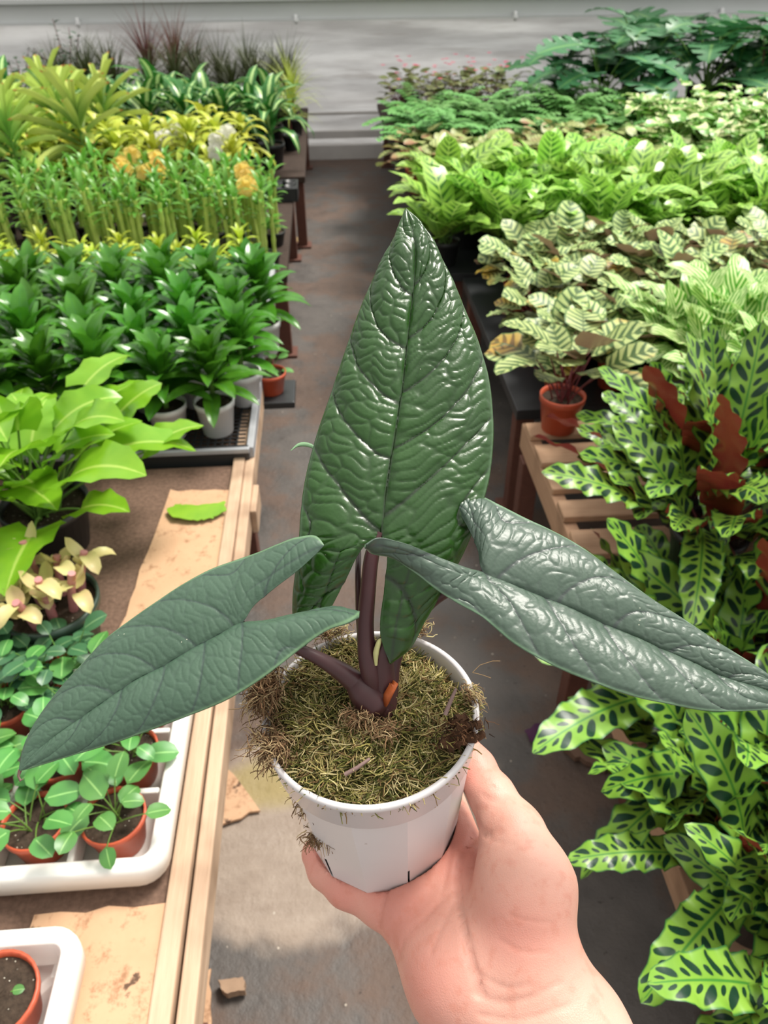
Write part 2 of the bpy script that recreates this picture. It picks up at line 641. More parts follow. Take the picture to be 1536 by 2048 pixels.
def bench(name, x0, x1, y0, y1, z, label, topm, legs, th=0.03, railx=None, legm='iron'):
    r = empty(name, ((x0+x1)/2, (y0+y1)/2, 0), label, 'bench')
    cx, cy = (x0+x1)/2, (y0+y1)/2
    mb = MB()
    mb.box((0, 0, z-th/2), (x1-x0, y1-y0, th))
    bevel(mb.build('deck', topm, r, False), 0.002)
    for (lx, ly) in legs:
        mb = MB()
        mb.box((lx-cx, ly-cy, (z-th)/2), (0.05, 0.05, z-th))
        mb.box((lx-cx, ly-cy, 0.006), (0.09, 0.09, 0.012))
        bevel(mb.build('leg', M[legm], r, False), 0.003)
    return r, cx, cy


# the near bench on the left with its double edge board
r, cx, cy = bench('wooden_bench', -1.5, -0.245, 0.05, 1.50, LZ, 'low wooden bench on the left carrying cardboard and white pot trays',
                  M['debris'], [(-0.30, 0.45), (-0.30, 1.3), (-1.3, 0.45), (-1.3, 1.3)])
mb = MB()
mb.box((-0.238-cx, 1.0-cy, LZ-0.012), (0.026, 1.9, 0.05))
bevel(mb.build('inner_edge_board', M['rail'], r, False), 0.003)
mb = MB()
mb.box((-0.212-cx, 0.98-cy, LZ-0.022), (0.022, 1.94, 0.055), 0.004)
bevel(mb.build('outer_edge_board', M['rail'], r, False), 0.003)
mb = MB()
mb.box((-0.196-cx, 1.37-cy, LZ-0.03), (0.014, 0.10, 0.06))
bevel(mb.build('wooden_cleat', M['rail'], r, False), 0.003)

# the wire-mesh bench behind it
MZ = 0.425
r, cx, cy = bench('mesh_bench', -1.9, -0.215, 1.52, 2.72, MZ-0.04, 'black wire-mesh bench under the dark green dracaenas', M['debris'],
                  [(-0.26, 1.6), (-0.26, 2.6), (-1.6, 1.6), (-1.6, 2.6)])
mb = MB()
mb.box((0, 1.52-cy, MZ-0.025), (1.685, 0.018, 0.075))
bevel(mb.build('front_panel', M['black_pot'], r, False), 0.003)
mb = MB()
mb.box((-0.212-cx, 0, MZ-0.005), (0.016, 1.2, 0.03))
mb.box((0, 1.512-cy, MZ+0.008), (1.69, 0.012, 0.012))
bevel(mb.build('steel_edge', M['alu'], r, False), 0.002)
mb = MB()
stp = 0.017
for i in range(int(1.67/stp)):
    mb.box((-1.895+i*stp-cx, 0, MZ-0.002), (0.0035, 1.18, 0.003))
for i in range(int(1.18/stp)):
    mb.box((0, 1.53+i*stp-cy, MZ-0.002), (1.66, 0.0035, 0.003))
mb.build('wire_mesh', M['black_pot'], r, False)
MESHB, MESHC = r, (cx, cy)

r, cx, cy = bench('back_bench', -3.2, -0.17, 2.78, 4.1, 0.37, 'long bench carrying the lucky bamboo and yellow plants', M['deck'],
                  [(-0.205, 4.0), (-0.205, 2.9), (-1.7, 2.9), (-1.7, 4.0)])
r, cx, cy = bench('back_bench', -3.2, -0.12, 4.14, 5.95, 0.37, 'far bench on the left below the wall carrying corn plants', M['deck'],
                  [(-0.155, 4.2), (-0.155, 5.85), (-1.7, 4.3), (-1.7, 5.8)])
r, cx, cy = bench('dark_bench', 0.46, 2.6, 1.72, 2.66, 0.385, 'dark bench on the right under the peacock calatheas', M['black_pot'],
                  [(0.5, 1.80), (0.5, 2.6), (2.2, 1.80), (2.2, 2.6)])
r, cx, cy = bench('dark_bench', 0.40, 3.0, 2.70, 3.62, 0.385, 'bench on the right below the lime green calatheas', M['black_pot'],
                  [(0.45, 2.76), (0.45, 3.55), (2.2, 2.76), (2.2, 3.55)])
r, cx, cy = bench('dark_bench', 0.36, 4.2, 3.66, 5.95, 0.385, 'far bench on the right running up to the wall', M['deck'],
                  [(0.42, 3.75), (0.42, 5.85), (2.6, 3.75), (2.6, 5.85)])


def pallet(cx, cy, z, w, d, n, label, legs):
    r = empty('wooden_pallet', (cx, cy, 0), label, 'pallet')
    rnd = random.Random(int(cx*100))
    for i in range(n):
        mb = MB()
        y = -d/2+(i+0.5)*d/n
        mb.box((0, y, z-0.008), (w, d/n*rnd.uniform(0.55, 0.76), 0.016), rnd.uniform(-0.01, 0.01))
        bevel(mb.build('slat', M['slat'], r, False), 0.003)
    for x in (-w/2+0.015, 0, w/2-0.02):
        mb = MB()
        mb.box((x, 0, z-0.052), (0.03, d, 0.07))
        bevel(mb.build('runner', M['runner'], r, False), 0.003)
    for lx, ly in legs:
        mb = MB()
        mb.box((lx, ly, (z-0.087)/2), (0.045, 0.045, z-0.087))
        bevel(mb.build('leg', M['iron'], r, False), 0.003)
    return r


pallet(0.86, 1.33, LZ, 0.80, 0.66, 6, 'slatted pale wooden pallet stand under the single terracotta potted calathea', [(-0.385, 0.27), (-0.385, -0.27), (0.36, -0.27), (0.36, 0.27)])
pallet(0.86, 0.62, 0.22, 0.72, 0.62, 5, 'lower slatted wooden pallet below the nearest rattlesnake plants', [(-0.32, 0.2), (-0.32, -0.2), (0.32, -0.2), (0.32, 0.2)])
mb = MB()
for i, (x, y, s) in enumerate(((0.66, 1.43, 0.03), (0.69, 1.31, 0.034), (0.72, 1.20, 0.03), (0.60, 1.55, 0.026))):
    mb = MB()
    th = np.linspace(0, math.pi, 9)
    mb.lathe([(s*math.sin(t)*(1+0.1*math.sin(3*t+i)), -s*0.6*math.cos(t)) for t in th], 14)
    st = mb.build('pebble', plain('pale_stone', srgb(196, 186, 172), 0.8, 0.3, 30, 0.12))
    st.location = (x, y, 0.018)
    tag(st, 'pale round stone seen through the gaps of the pallet slats', 'stone', 'stones under the pallet')


# flat things lying about
def sheet(name, pts, z, th, mat, label, cat, jit=0.004, seed=1, warp=0.004):
    rnd = random.Random(seed)
    P = [on(px, py, z) for px, py in pts]
    c = sum(P)/len(P)
    ring = []
    for i in range(len(P)):
        a, b = P[i], P[(i+1) % len(P)]
        for k in range(6):
            q = a+(b-a)*k/6
            ring.append(q-c+np.array([rnd.uniform(-jit, jit), rnd.uniform(-jit, jit), 0]))
    rings = [0.001, 0.35, 0.7, 1.0]
    G = np.array([[q*f for q in ring] for f in rings])
    G[..., 2] = warp*np.sin(G[..., 0]*23+seed)*np.sin(G[..., 1]*19) + warp
    top = G.copy()
    top[..., 2] += th
    mb = MB()
    mb.grid(np.concatenate([top, G[::-1]]), None, True)
    o = mb.build(name, mat, None, False)
    o.location = (c[0], c[1], z)
    return tag(o, label, cat)


sheet('cardboard_sheet', [(338, 985), (474, 983), (458, 1215), (395, 1390), (205, 1360), (270, 1180)], LZ+0.001, 0.005, M['card'],
      'long worn cardboard sheet lying on the left bench below a leaf scrap', 'cardboard', seed=2, warp=0.001)
sheet('cardboard_sheet', [(75, 1835), (372, 1805), (322, 2090), (-40, 2140)], LZ+0.001, 0.005, M['card'],
      'cardboard sheet on the bench in front of the big white pot tray', 'cardboard', seed=3, warp=0.001)
for i, (pts, lb) in enumerate((
        ([(408, 1478), (425, 1495), (520, 1622), (415, 1672), (380, 1600)], 'brown cardboard corner jutting out beneath the bench beside the moss pot'),
        ([(372, 1700), (412, 1690), (400, 1905), (350, 1915)], 'narrow brown cardboard strip on the ground along the bench edge'),
        ([(345, 1950), (424, 1945), (418, 2090), (320, 2090)], 'brown cardboard piece on the ground at the bottom beside the bench'))):
    sheet('cardboard_scrap', pts, 0.003, 0.006, M['card'], lb, 'cardboard', seed=5+i, warp=0.002)
sheet('board', [(1092, 1468), (1180, 1402), (1262, 1440), (1205, 1545), (1150, 1520)], 0.003, 0.015, plain('worn_brown_board', srgb(116, 90, 74), 0.8, 0.3, 20, 0.2),
      'worn brown board lying on the ground under rattlesnake leaves', 'board', seed=9, warp=0.001)
sheet('stone', [(440, 1972), (490, 1966), (494, 1992), (452, 2000)], 0.002, 0.02, plain('tan_stone', srgb(160, 132, 108), 0.8, 0.3, 60, 0.15),
      'tan stone chip lying on the dark ground near the bench', 'stone', 0.0015, 11)
sheet('leaf_scrap', [(336, 1022), (352, 1012), (395, 1018), (448, 1010), (456, 1024), (425, 1040), (380, 1046), (345, 1040)], LZ+0.012, 0.0012,
      leafmat('torn_leaf', srgb(160, 204, 60), srgb(110, 170, 40)), 'torn bright green leaf lying on the cardboard sheet', 'leaf', 0.0035, 13, 0.006)
sheet('leaf_scrap', [(1050, 1468), (1075, 1452), (1105, 1466), (1080, 1488), (1060, 1486)], 0.003, 0.001,
      leafmat('purple_leaf', srgb(92, 40, 84), srgb(60, 26, 60)), 'purple fallen leaf lying on the ground right of the moss pot', 'leaf', 0.003, 14, 0.008)
sheet('leaf_scrap', [(574, 484), (592, 477), (606, 484), (590, 492)], 0.003, 0.001,
      leafmat('dry_leaf', srgb(206, 186, 140), srgb(186, 160, 110)), 'dry pale leaf at the foot of the far rust-red bench leg', 'leaf', 0.002, 15, 0.008)


# ------------------------------------------------------------------ leaves and potted plants
def wprof(kind, t):
    if kind == 'lance':
        w = (t+0.01)**0.55*(1-t)**0.75
    elif kind == 'oval':
        w = np.sqrt(np.clip(np.sin(math.pi*np.clip(t, 0, 1)**0.85), 0, 1))
    elif kind == 'heart':
        w = (t+0.015)**0.22*(1-t)**0.72
    elif kind == 'strap':
        w = np.minimum(1, (t+0.1)*3)*np.minimum(1, (1-t)**0.8*2.2)
    elif kind == 'blunt':
        w = np.minimum(1, (t+0.12)*2.4)*np.minimum(1, (1.0-t)*7+0.12)
    elif kind == 'long':
        w = (t+0.02)**0.4*(1-t)**0.55
    else:
        w = np.minimum(1, (1-t)*1.5)
    return w


_tt = np.linspace(0, 1, 200)
NORM = {k: float(wprof(k, _tt).max()) for k in ('lance', 'oval', 'heart', 'strap', 'blunt', 'long', 'needle')}


def blade(mb, base, az, el, L, W, droop=0.8, prof='lance', fold=0.25, wave=0.0, wk=5.0, nL=8, nW=4, back=0.0, twist=0.0, cuts=0, tube=False):
    t = np.linspace(0, 1, nL+1)
    e = el-droop*t**1.3
    h = np.array([math.cos(az), math.sin(az), 0])
    d = np.cos(e)[:, None]*h+np.sin(e)[:, None]*np.array([0, 0, 1.0])
    step = L/nL
    c = np.zeros((nL+1, 3))
    c[1:] = np.cumsum((d[1:]+d[:-1])*0.5*step, axis=0)
    c += np.array(base)
    side0 = np.array([-math.sin(az), math.cos(az), 0])
    nrm0 = np.cross(d, side0)
    tw = twist*t
    side = np.cos(tw)[:, None]*side0+np.sin(tw)[:, None]*nrm0
    nrm = np.cross(d, side)
    w = wprof(prof, t)/NORM[prof]*W/2
    v = np.linspace(-1, 1, nW+1)
    a = np.abs(v)
    ww = w[:, None]*np.ones_like(v)[None]
    if cuts:
        ph = np.sin(t*math.pi*2*cuts)
        k = np.where(ph > -0.25, 1.0, 0.45)[:, None]
        ww = ww*np.where(a[None] > 0.6, k, 1.0)
    ang = fold if not tube else 1.05
    P = c[:, None]+side[:, None]*(ww*v[None]*math.cos(ang))[..., None]+nrm[:, None]*(ww*(a**(1.0 if not tube else 2.0))[None]*math.sin(ang))[..., None]
    if wave:
        P = P+nrm[:, None]*(wave*np.sin(t*wk*2*math.pi+az)[:, None]*(a**2)[None]*(w/(w.max()+1e-9))[:, None])[..., None]
        P = P+side[:, None]*(wave*0.25*np.cos(t*wk*2*math.pi+az)[:, None]*(v*a)[None])[..., None]
    if back:
        P = P-d[:, None]*(back*W*((1-t)**3)[:, None]*(a**1.5)[None])[..., None]
    UV = np.stack([np.broadcast_to(t[:, None], P.shape[:2]), np.broadcast_to((v*0.5+0.5)[None], P.shape[:2])], -1)
    mb.grid(P[:, ::-1], UV[:, ::-1])
    return c[-1], d[-1]


def arcstem(mb, base, az, el, L, droop, r, n=4, m=0):
    t = np.linspace(0, 1, n+1)
    e = el-droop*t
    d = np.cos(e)[:, None]*np.array([math.cos(az), math.sin(az), 0])+np.sin(e)[:, None]*np.array([0, 0, 1.0])
    c = np.zeros((n+1, 3))
    c[1:] = np.cumsum((d[1:]+d[:-1])*0.5*L/n, axis=0)
    c += np.array(base)
    mb.tube(c, np.linspace(r, r*0.6, n+1), 5, False)
    return c[-1], e[-1]


GA = 2.39996


def pot_parts(r, h, potm, taper=0.74, rimh=0.18):
    mb = MB()
    mb.lathe([(0.001, 0), (r*taper*0.96, 0), (r*taper, 0.002), (r*0.93, h*(1-rimh)), (r*0.985, h*(1-rimh)+0.001), (r, h), (r*0.93, h),
              (r*0.90, h*0.86), (r*0.70, h*0.1)], 28)
    pm = mb.mesh('pot', M[potm])
    mb = MB()
    rr = np.linspace(0.001, r*0.905, 5)
    th = np.arange(20)*2*math.pi/20
    rnd = np.random.RandomState(3)
    P = np.array([[(q*math.cos(a), q*math.sin(a), h*0.87+rnd.uniform(-0.003, 0.003)*(q < r*0.85)) for a in th] for q in rr[::-1]])
    mb.grid(P, None, True)
    sm = mb.mesh('soil', M['soil'])
    return [('pot', pm), ('soil', sm)], h*0.87


def k_rosette(seed, n, L, W, el=(1.35, 0.2), prof='lance', droop=0.9, mat='compacta', stemh=0.08, fold=0.3, nL=7, nW=4, jl=0.25, crowns=1, tube=False, rise=0.10, wave=0.0):
    rnd = random.Random(seed)
    mb = MB()
    st = MB()
    for c in range(crowns):
        off = (0, 0) if crowns == 1 else (rnd.uniform(-0.03, 0.03), rnd.uniform(-0.03, 0.03))
        h0 = stemh*rnd.uniform(0.85, 1.15)
        st.tube([(off[0], off[1], -0.01), (off[0]*1.1, off[1]*1.1, h0*0.6), (off[0]*1.2, off[1]*1.2, h0+rise)], [0.008, 0.008, 0.005], 6)
        for i in range(n):
            f = i/(n-1)
            az = i*GA+rnd.uniform(-0.25, 0.25)+c
            e = el[1]+(el[0]-el[1])*f
            ll = L*(1-0.35*f)*rnd.uniform(1-jl, 1+jl*0.4)
            blade(mb, (off[0]*1.2+0.004*math.cos(az), off[1]*1.2+0.004*math.sin(az), h0+rise*f-0.005), az, e, ll, W*rnd.uniform(0.8, 1.1), droop*rnd.uniform(0.6, 1.3), prof, fold, wave, 3, nL, nW, tube=tube)
    return [('stem', st.mesh('stem', M['stem'])), ('foliage', mb.mesh('foliage', M[mat]))]


def k_petiole(seed, n, sl, sel, L, W, mat, prof='oval', droop=0.7, lel=(0.5, -0.3), fold=0.15, wave=0.0, wk=4, nL=8, nW=4, back=0.0, stemm='stem', spread=0.02, sr=0.0022, cuts=0, sdroop=0.4, jit=0.35, tw=0.5):
    rnd = random.Random(seed)
    mb = MB()
    st = MB()
    for i in range(n):
        f = (i+0.5)/n
        az = i*GA+rnd.uniform(-0.4, 0.4)
        e = sel[0]+(sel[1]-sel[0])*f**0.8+rnd.uniform(-0.1, 0.1)
        ln = (sl[0]+(sl[1]-sl[0])*rnd.random())
        b = (spread*rnd.uniform(-1, 1), spread*rnd.uniform(-1, 1), -0.005)
        end, ee = arcstem(st, b, az, e, ln, sdroop, sr)
        le = max(-0.9, lel[0]+(lel[1]-lel[0])*f+rnd.uniform(-0.25, 0.25))
        s = rnd.uniform(1-jit, 1.1)
        blade(mb, end, az+rnd.uniform(-0.5, 0.5), le, L*s, W*s, droop*rnd.uniform(0.5, 1.4), prof, fold, wave, wk*rnd.uniform(0.85, 1.15), nL, nW, back, rnd.uniform(-tw, tw), cuts)
    return [('stem', st.mesh('stem', M[stemm])), ('foliage', mb.mesh('foliage', M[mat]))]


def k_bamboo(seed):
    rnd = random.Random(seed)
    mb = MB()
    st = MB()
    for k in range(5):
        x, y = rnd.uniform(-0.035, 0.035), rnd.uniform(-0.035, 0.035)
        h = rnd.uniform(0.19, 0.25)
        lx, ly = rnd.uniform(-0.015, 0.015), rnd.uniform(-0.015, 0.015)
        zs = np.linspace(0, h, 13)
        rad = [0.0070 + (0.0018 if i % 3 == 0 else 0) for i in range(13)]
        st.tube([(x+lx*z/h, y+ly*z/h, z) for z in zs], rad, 7)
        for i in range(5):
            f = i/4
            blade(mb, (x+lx, y+ly, h*(0.8+0.22*f)), i*GA+k, 0.5+0.9*f, rnd.uniform(0.05, 0.085), 0.018, 1.1, 'lance', 0.3, 0, 3, 6, 2)
        if rnd.random() < 0.8:
            for i in range(3):
                blade(mb, (x+lx*0.5, y+ly*0.5, h*rnd.uniform(0.4, 0.7)), i*2.1+k, 0.8, 0.05, 0.013, 0.8, 'lance', 0.3, 0, 3, 5, 2)
    return [('cane', st.mesh('cane', M['cane'])), ('foliage', mb.mesh('foliage', M['bamboo']))]


def k_grass(seed, mat, n=150, L=0.33):
    rnd = random.Random(seed)
    mb = MB()
    st = MB()
    st.tube([(0, 0, -0.01), (0, 0, 0.10), (0.004, 0, 0.17)], [0.012, 0.008, 0.006], 6)
    for i in range(n):
        f = i/n
        blade(mb, (0, 0, 0.10+0.07*f), i*GA, 0.3+1.1*f+rnd.uniform(-0.15, 0.15), L*rnd.uniform(0.6, 1.05), 0.008, rnd.uniform(0.5, 1.6)*(1-0.5*f), 'needle', 0.3, 0, 1, 6, 1)
    return [('stem', st.mesh('stem', M['redstem'])), ('foliage', mb.mesh('foliage', M[mat]))]


def k_shrub(seed, mat='shrub', nb=9, H=0.42, leaf=(0.04, 0.024), per=14):
    rnd = random.Random(seed)
    mb = MB()
    st = MB()
    for b in range(nb):
        az = b*GA
        el = rnd.uniform(0.9, 1.5)
        ln = H*rnd.uniform(0.6, 1.0)
        d = np.array([math.cos(az)*math.cos(el), math.sin(az)*math.cos(el), math.sin(el)])
        pts = [d*ln*t+np.array([0, 0, -0.05*t*t])+np.array([rnd.uniform(-1, 1), rnd.uniform(-1, 1), 0])*0.01*t for t in np.linspace(0, 1, 6)]
        st.tube(pts, np.linspace(0.004, 0.0015, 6), 5)
        for i in range(per):
            t = 0.25+0.75*i/per
            q = d*ln*t+np.array([0, 0, -0.05*t*t])
            blade(mb, q, i*GA+b, rnd.uniform(-0.1, 0.7), leaf[0]*rnd.uniform(0.7, 1.1), leaf[1], 0.5, 'oval', 0.15, 0, 2, 4, 2)
    return [('stem', st.mesh('stem', M['redstem'])), ('foliage', mb.mesh('foliage', M[mat]))]


def k_orchid(seed, petal):
    rnd = random.Random(seed)
    mb, st = MB(), MB()
    for i in range(6):
        blade(mb, (0, 0, 0.0), i*math.pi+rnd.uniform(-0.3, 0.3), 0.5+0.1*i, 0.16, 0.05, 0.9, 'strap', 0.2, 0, 2, 7, 2)
    pts = np.array([(0.0, 0, 0), (0.01, -0.01, 0.12), (0.0, -0.03, 0.23), (-0.02, -0.09, 0.28), (-0.03, -0.13, 0.265)])
    st.tube(pts, [0.003, 0.003, 0.0025, 0.002, 0.0015], 6)
    parts = [('flower_stem', st.mesh('flower_stem', M['stem'])), ('foliage', mb.mesh('foliage', M['bamboo']))]
    for k in range(5):
        fb = MB()
        c = np.array([-0.008-0.012*k+rnd.uniform(-0.03, 0.03), -0.045-0.028*k, 0.275-0.01*k+rnd.uniform(-0.02, 0.02)])
        for p in range(5):
            a = p*2*math.pi/5+rnd.uniform(-0.1, 0.1)
            # petals spread in a plane that faces the aisle
            n = 6
            t = np.linspace(0, 1, n+1)
            w = np.sqrt(np.sin(math.pi*t**0.8).clip(0, 1))*0.022
            v = np.linspace(-1, 1, 5)
            ax = np.array([math.cos(a), -0.25, math.sin(a)])
            sd = np.array([-math.sin(a), 0, math.cos(a)])
            G = c+t[:, None, None]*0.042*ax+(w[:, None]*v[None])[..., None]*sd+np.array([0, -1, 0])*(0.01*(t[:, None]**2)*(1-v[None]**2))[..., None]
            fb.grid(G, np.stack([np.broadcast_to(t[:, None], G.shape[:2]), np.broadcast_to(v[None]*0.5+0.5, G.shape[:2])], -1))
        parts.append(('flower', fb.mesh('flower', M[petal])))
    return parts


def k_begonia(seed):
    rnd = random.Random(seed)
    parts = k_petiole(seed, 26, (0.08, 0.18), (0.4, 1.4), 0.08, 0.06, 'begonia', 'heart', 0.6, (0.2, 0.3), back=0.2, stemm='redstem', nL=5)
    for k in range(6):
        fb = MB()
        c = (rnd.uniform(-0.1, 0.1), rnd.uniform(-0.1, 0.1), rnd.uniform(0.14, 0.22))
        for p in range(4):
            blade(fb, c, p*1.57+k, 0.3, 0.018, 0.014, 0.3, 'oval', 0.1, 0, 1, 3, 2)
        parts.append(('flower', fb.mesh('flower', M['petal_pink'])))
    return parts


def k_succ(seed):
    rnd = random.Random(seed)
    mb, st = MB(), MB()
    for b in range(9):
        az = b*GA
        x, y = 0.035*math.sqrt(b/9)*math.cos(az)*1.2, 0.035*math.sqrt(b/9)*math.sin(az)*1.2
        h = rnd.uniform(0.03, 0.08)
        st.tube([(x, y, -0.005), (x*1.2, y*1.2, h*0.5), (x*1.5, y*1.5, h)], [0.006, 0.0055, 0.005], 7)
        for i in range(5):
            blade(mb, (x*1.5, y*1.5, h*(0.5+0.1*i)), i*GA+b, 0.5, 0.04*rnd.uniform(0.7, 1.1), 0.022, -1.2 if i % 2 else 1.6, 'oval', 0.35, 0, 2, 6, 4)
    return [('stem', st.mesh('stem', M['pinkstem'])), ('foliage', mb.mesh('foliage', M['succ']))]


def k_vine(seed, mat='ivy', n=16, L=0.045, hgt=0.09):
    return k_petiole(seed, n, (hgt*0.4, hgt), (0.5, 1.45), L, L*0.84, mat, 'oval', 0.5, (0.0, 0.35), back=0.12, nL=6, nW=4, spread=0.012, sr=0.0013, fold=0.12)


def k_fern(seed):
    rnd = random.Random(seed)
    mb, st = MB(), MB()
    for i in range(16):
        az = i*GA
        el = rnd.uniform(0.5, 1.3)
        L = rnd.uniform(0.14, 0.24)
        t = np.linspace(0, 1, 11)
        e = el-1.1*t
        d = np.cos(e)[:, None]*np.array([math.cos(az), math.sin(az), 0])+np.sin(e)[:, None]*np.array([0, 0, 1.0])
        c = np.zeros((11, 3))
        c[1:] = np.cumsum((d[1:]+d[:-1])*0.5*L/10, axis=0)
        st.tube(c, np.linspace(0.0018, 0.0008, 11), 4, False)
        for k in range(3, 11):
            for s in (-1, 1):
                blade(mb, c[k], az+s*1.15, 0.1, 0.045*(1-0.5*abs(t[k]-0.6)), 0.026, 0.5, 'oval', 0.1, 0, 1, 4, 2)
    return [('stem', st.mesh('stem', M['stem'])), ('foliage', mb.mesh('foliage', M['fern']))]


KIND = {}


def kind(name, nm, cat, makers, r=None, h=0.1, potm='white_pot'):
    """one pot mesh per kind and a few grown plants to copy from"""
    pp, z = pot_parts(r, h, potm) if r else ([], 0.0)
    KIND[name] = (nm, cat, pp, z, makers)


def plant(k, x, y, z, label, group, sc=1.0, rz=None, var=0):
    nm, cat, pp, pz, vs = KIND[k]
    root = empty(nm, (x, y, z), label, cat, group, rz if rz is not None else 0.0, sc)
    for n, me in pp:
        link(n, me, root)
    for n, me in vs[var % len(vs)]:
        o = link(n, me, root)
        o.location = (0, 0, pz)
    return root


ORD = ['first', 'second', 'third', 'fourth', 'fifth', 'sixth', 'seventh', 'eighth', 'ninth', 'tenth', 'eleventh', 'twelfth', 'thirteenth', 'fourteenth',
       'fifteenth', 'sixteenth', 'seventeenth', 'eighteenth']


def block(k, x0, dx, nx, y0, dy, ny, z, text, group, seed, h=0.25, sc=(0.9, 1.1), jit=0.02, skip=(), stag=0.5, shear=0.0):
    """rows counted from the aisle and from the front, as the labels say"""
    rnd = random.Random(seed)
    for j in range(ny):
        c = 0
        for i in range(nx):
            x = x0+dx*i+(dx*stag if j % 2 else 0)+shear*j+rnd.uniform(-jit, jit)
            y = y0+dy*j+rnd.uniform(-jit, jit)
            rz, s, v = rnd.uniform(0, 6.28), rnd.uniform(*sc), rnd.randrange(9)
            if (i, j) in skip or not (seen((x, y, z+h)) or seen((x, y, z))):
                continue
            row = 'front row' if j == 0 else ORD[j]+' row back'
            plant(k, x, y, z, '%s, %s, %s from the aisle' % (text, row, ORD[c]), group, s, rz, v)
            c += 1


R = range
kind('compacta', 'dracaena', 'dracaena', [k_rosette(s, 30, 0.17, 0.048, (1.45, 0.25), 'lance', 0.9, 'compacta', 0.04, 0.28, 7, 4, rise=0.10) for s in R(4)], 0.055, 0.10)
kind('bamboo', 'lucky_bamboo', 'bamboo', [k_bamboo(s) for s in R(4)], 0.05, 0.06, 'black_pot')
kind('lime', 'lime_dracaena', 'dracaena', [k_rosette(s+20, 24, 0.16, 0.026, (1.4, 0.0), 'lance', 1.5, 'lime', 0.03, 0.3, 6, 2) for s in R(3)], 0.055, 0.09, 'black_pot')
kind('croton', 'yellow_croton', 'croton', [k_rosette(s+30, 26, 0.17, 0.030, (1.4, 0.1), 'long', 1.9, 'croton', 0.08, 0.25, 7, 2) for s in R(3)], 0.06, 0.10, 'black_pot')
kind('corn', 'corn_plant', 'dracaena', [k_rosette(s+40, 16, 0.34, 0.062, (1.5, 0.6), 'strap', 1.9, 'corn', 0.05, 0.25, 9, 4, wave=0.006) for s in R(3)], 0.07, 0.12, 'black_pot')
kind('strap', 'strap_leaf_plant', 'plant', [k_rosette(s+50, 22, 0.32, 0.05, (1.3, 0.0), 'blunt', 0.6, 'strap', 0.08, 0.3, 7, 4, tube=True, rise=0.16) for s in R(3)], 0.08, 0.14, 'black_pot')
kind('grass', 'ponytail_grass', 'grass plant', [k_grass(s, 'grass') for s in R(3)], 0.06, 0.10, 'black_pot')
kind('redgrass', 'red_dracaena', 'dracaena', [k_grass(s+5, 'redgrass', 120, 0.38) for s in R(2)], 0.06, 0.12, 'black_pot')
kind('yelgrass', 'yellow_spike_plant', 'plant', [k_grass(s+8, 'yelgrass', 70, 0.32) for s in R(2)], 0.06, 0.10, 'black_pot')
kind('shrub', 'small_shrub', 'shrub', [k_shrub(s) for s in R(2)], 0.07, 0.12, 'black_pot')
kind('ywhite', 'orchid', 'orchid', [k_orchid(1, 'petal_white'), k_orchid(2, 'petal_white')], 0.05, 0.09, 'white_pot')
kind('yorchid', 'orchid', 'orchid', [k_orchid(3, 'petal_yellow'), k_orchid(4, 'petal_yellow')], 0.05, 0.09, 'white_pot')
kind('phil', 'philodendron', 'philodendron', [k_petiole(7, 46, (0.12, 0.27), (0.6, 1.5), 0.16, 0.115, 'phil', 'heart', 0.75, (0.35, 0.8), 0.2, 0.006, 3, 10, 6, 0.25, 'stem', 0.03, 0.0035)], 0.085, 0.11, 'black_pot')
kind('succ', 'succulent', 'succulent', [k_succ(3)], 0.062, 0.085, 'green_pot')
kind('vine', 'trailing_fig', 'vine plant', [k_vine(s, 'ivy', 12, 0.040, 0.085) for s in R(4)], 0.043, 0.062, 'terra_pot')
kind('ivyd', 'ivy', 'ivy', [k_vine(s+9, 'ivydark', 20, 0.040, 0.09) for s in R(3)], 0.043, 0.062, 'terra_pot')
kind('peacock', 'peacock_calathea', 'calathea', [k_petiole(s+60, 21, (0.06, 0.135), (0.72, 1.45), 0.130, 0.096, 'peacock', 'oval', 0.5, (0.0, 0.75), 0.12, 0.004, 3, 8, 6, 0.0, 'redstem', 0.02) for s in R(4)], 0.055, 0.095, 'terra_pot')
kind('peacock_lone', 'peacock_calathea', 'calathea', [k_petiole(263, 20, (0.10, 0.17), (0.95, 1.5), 0.130, 0.098, 'peacock', 'oval', 0.5, (0.1, 0.75), 0.12, 0.004, 3, 8, 6, 0.0, 'redstem', 0.02)], 0.055, 0.095, 'terra_pot')
kind('leopard', 'lime_calathea', 'calathea', [k_petiole(s+70, 18, (0.03, 0.10), (0.6, 1.5), 0.30, 0.12, 'leopard', 'lance', 0.9, (0.35, 1.25), 0.15, 0.006, 4, 9, 4, 0.0, 'stem', 0.025) for s in R(4)], 0.065, 0.10, 'black_pot')
kind('vittata', 'striped_calathea', 'calathea', [k_petiole(s+80, 26, (0.03, 0.09), (0.5, 1.5), 0.175, 0.075, 'vittata', 'lance', 0.9, (0.2, 1.2), 0.18, 0.005, 3, 9, 4, 0.0, 'stem', 0.025) for s in R(3)], 0.055, 0.085, 'grey_pot')
kind('rattle', 'rattlesnake_plant', 'calathea', [k_petiole(s+90, 26, (0.05, 0.12), (0.45, 1.5), 0.28, 0.084, 'rattle', 'long', 0.6, (0.25, 1.35), 0.12, 0.008, 5.5, 26, 6, 0.0, 'redstem', 0.03, 0.003, jit=0.3, tw=1.0) for s in R(4)], 0.07, 0.11, 'black_pot')
kind('fern', 'leafy_fern', 'fern', [k_fern(s) for s in R(3)], 0.06, 0.10, 'black_pot')
kind('fitt', 'prayer_plant', 'prayer plant', [k_petiole(s+110, 28, (0.05, 0.12), (0.3, 1.45), 0.09, 0.06, 'fittonia', 'oval', 0.6, (0.0, 0.4), nL=6) for s in R(3)], 0.06, 0.09, 'terra_pot')
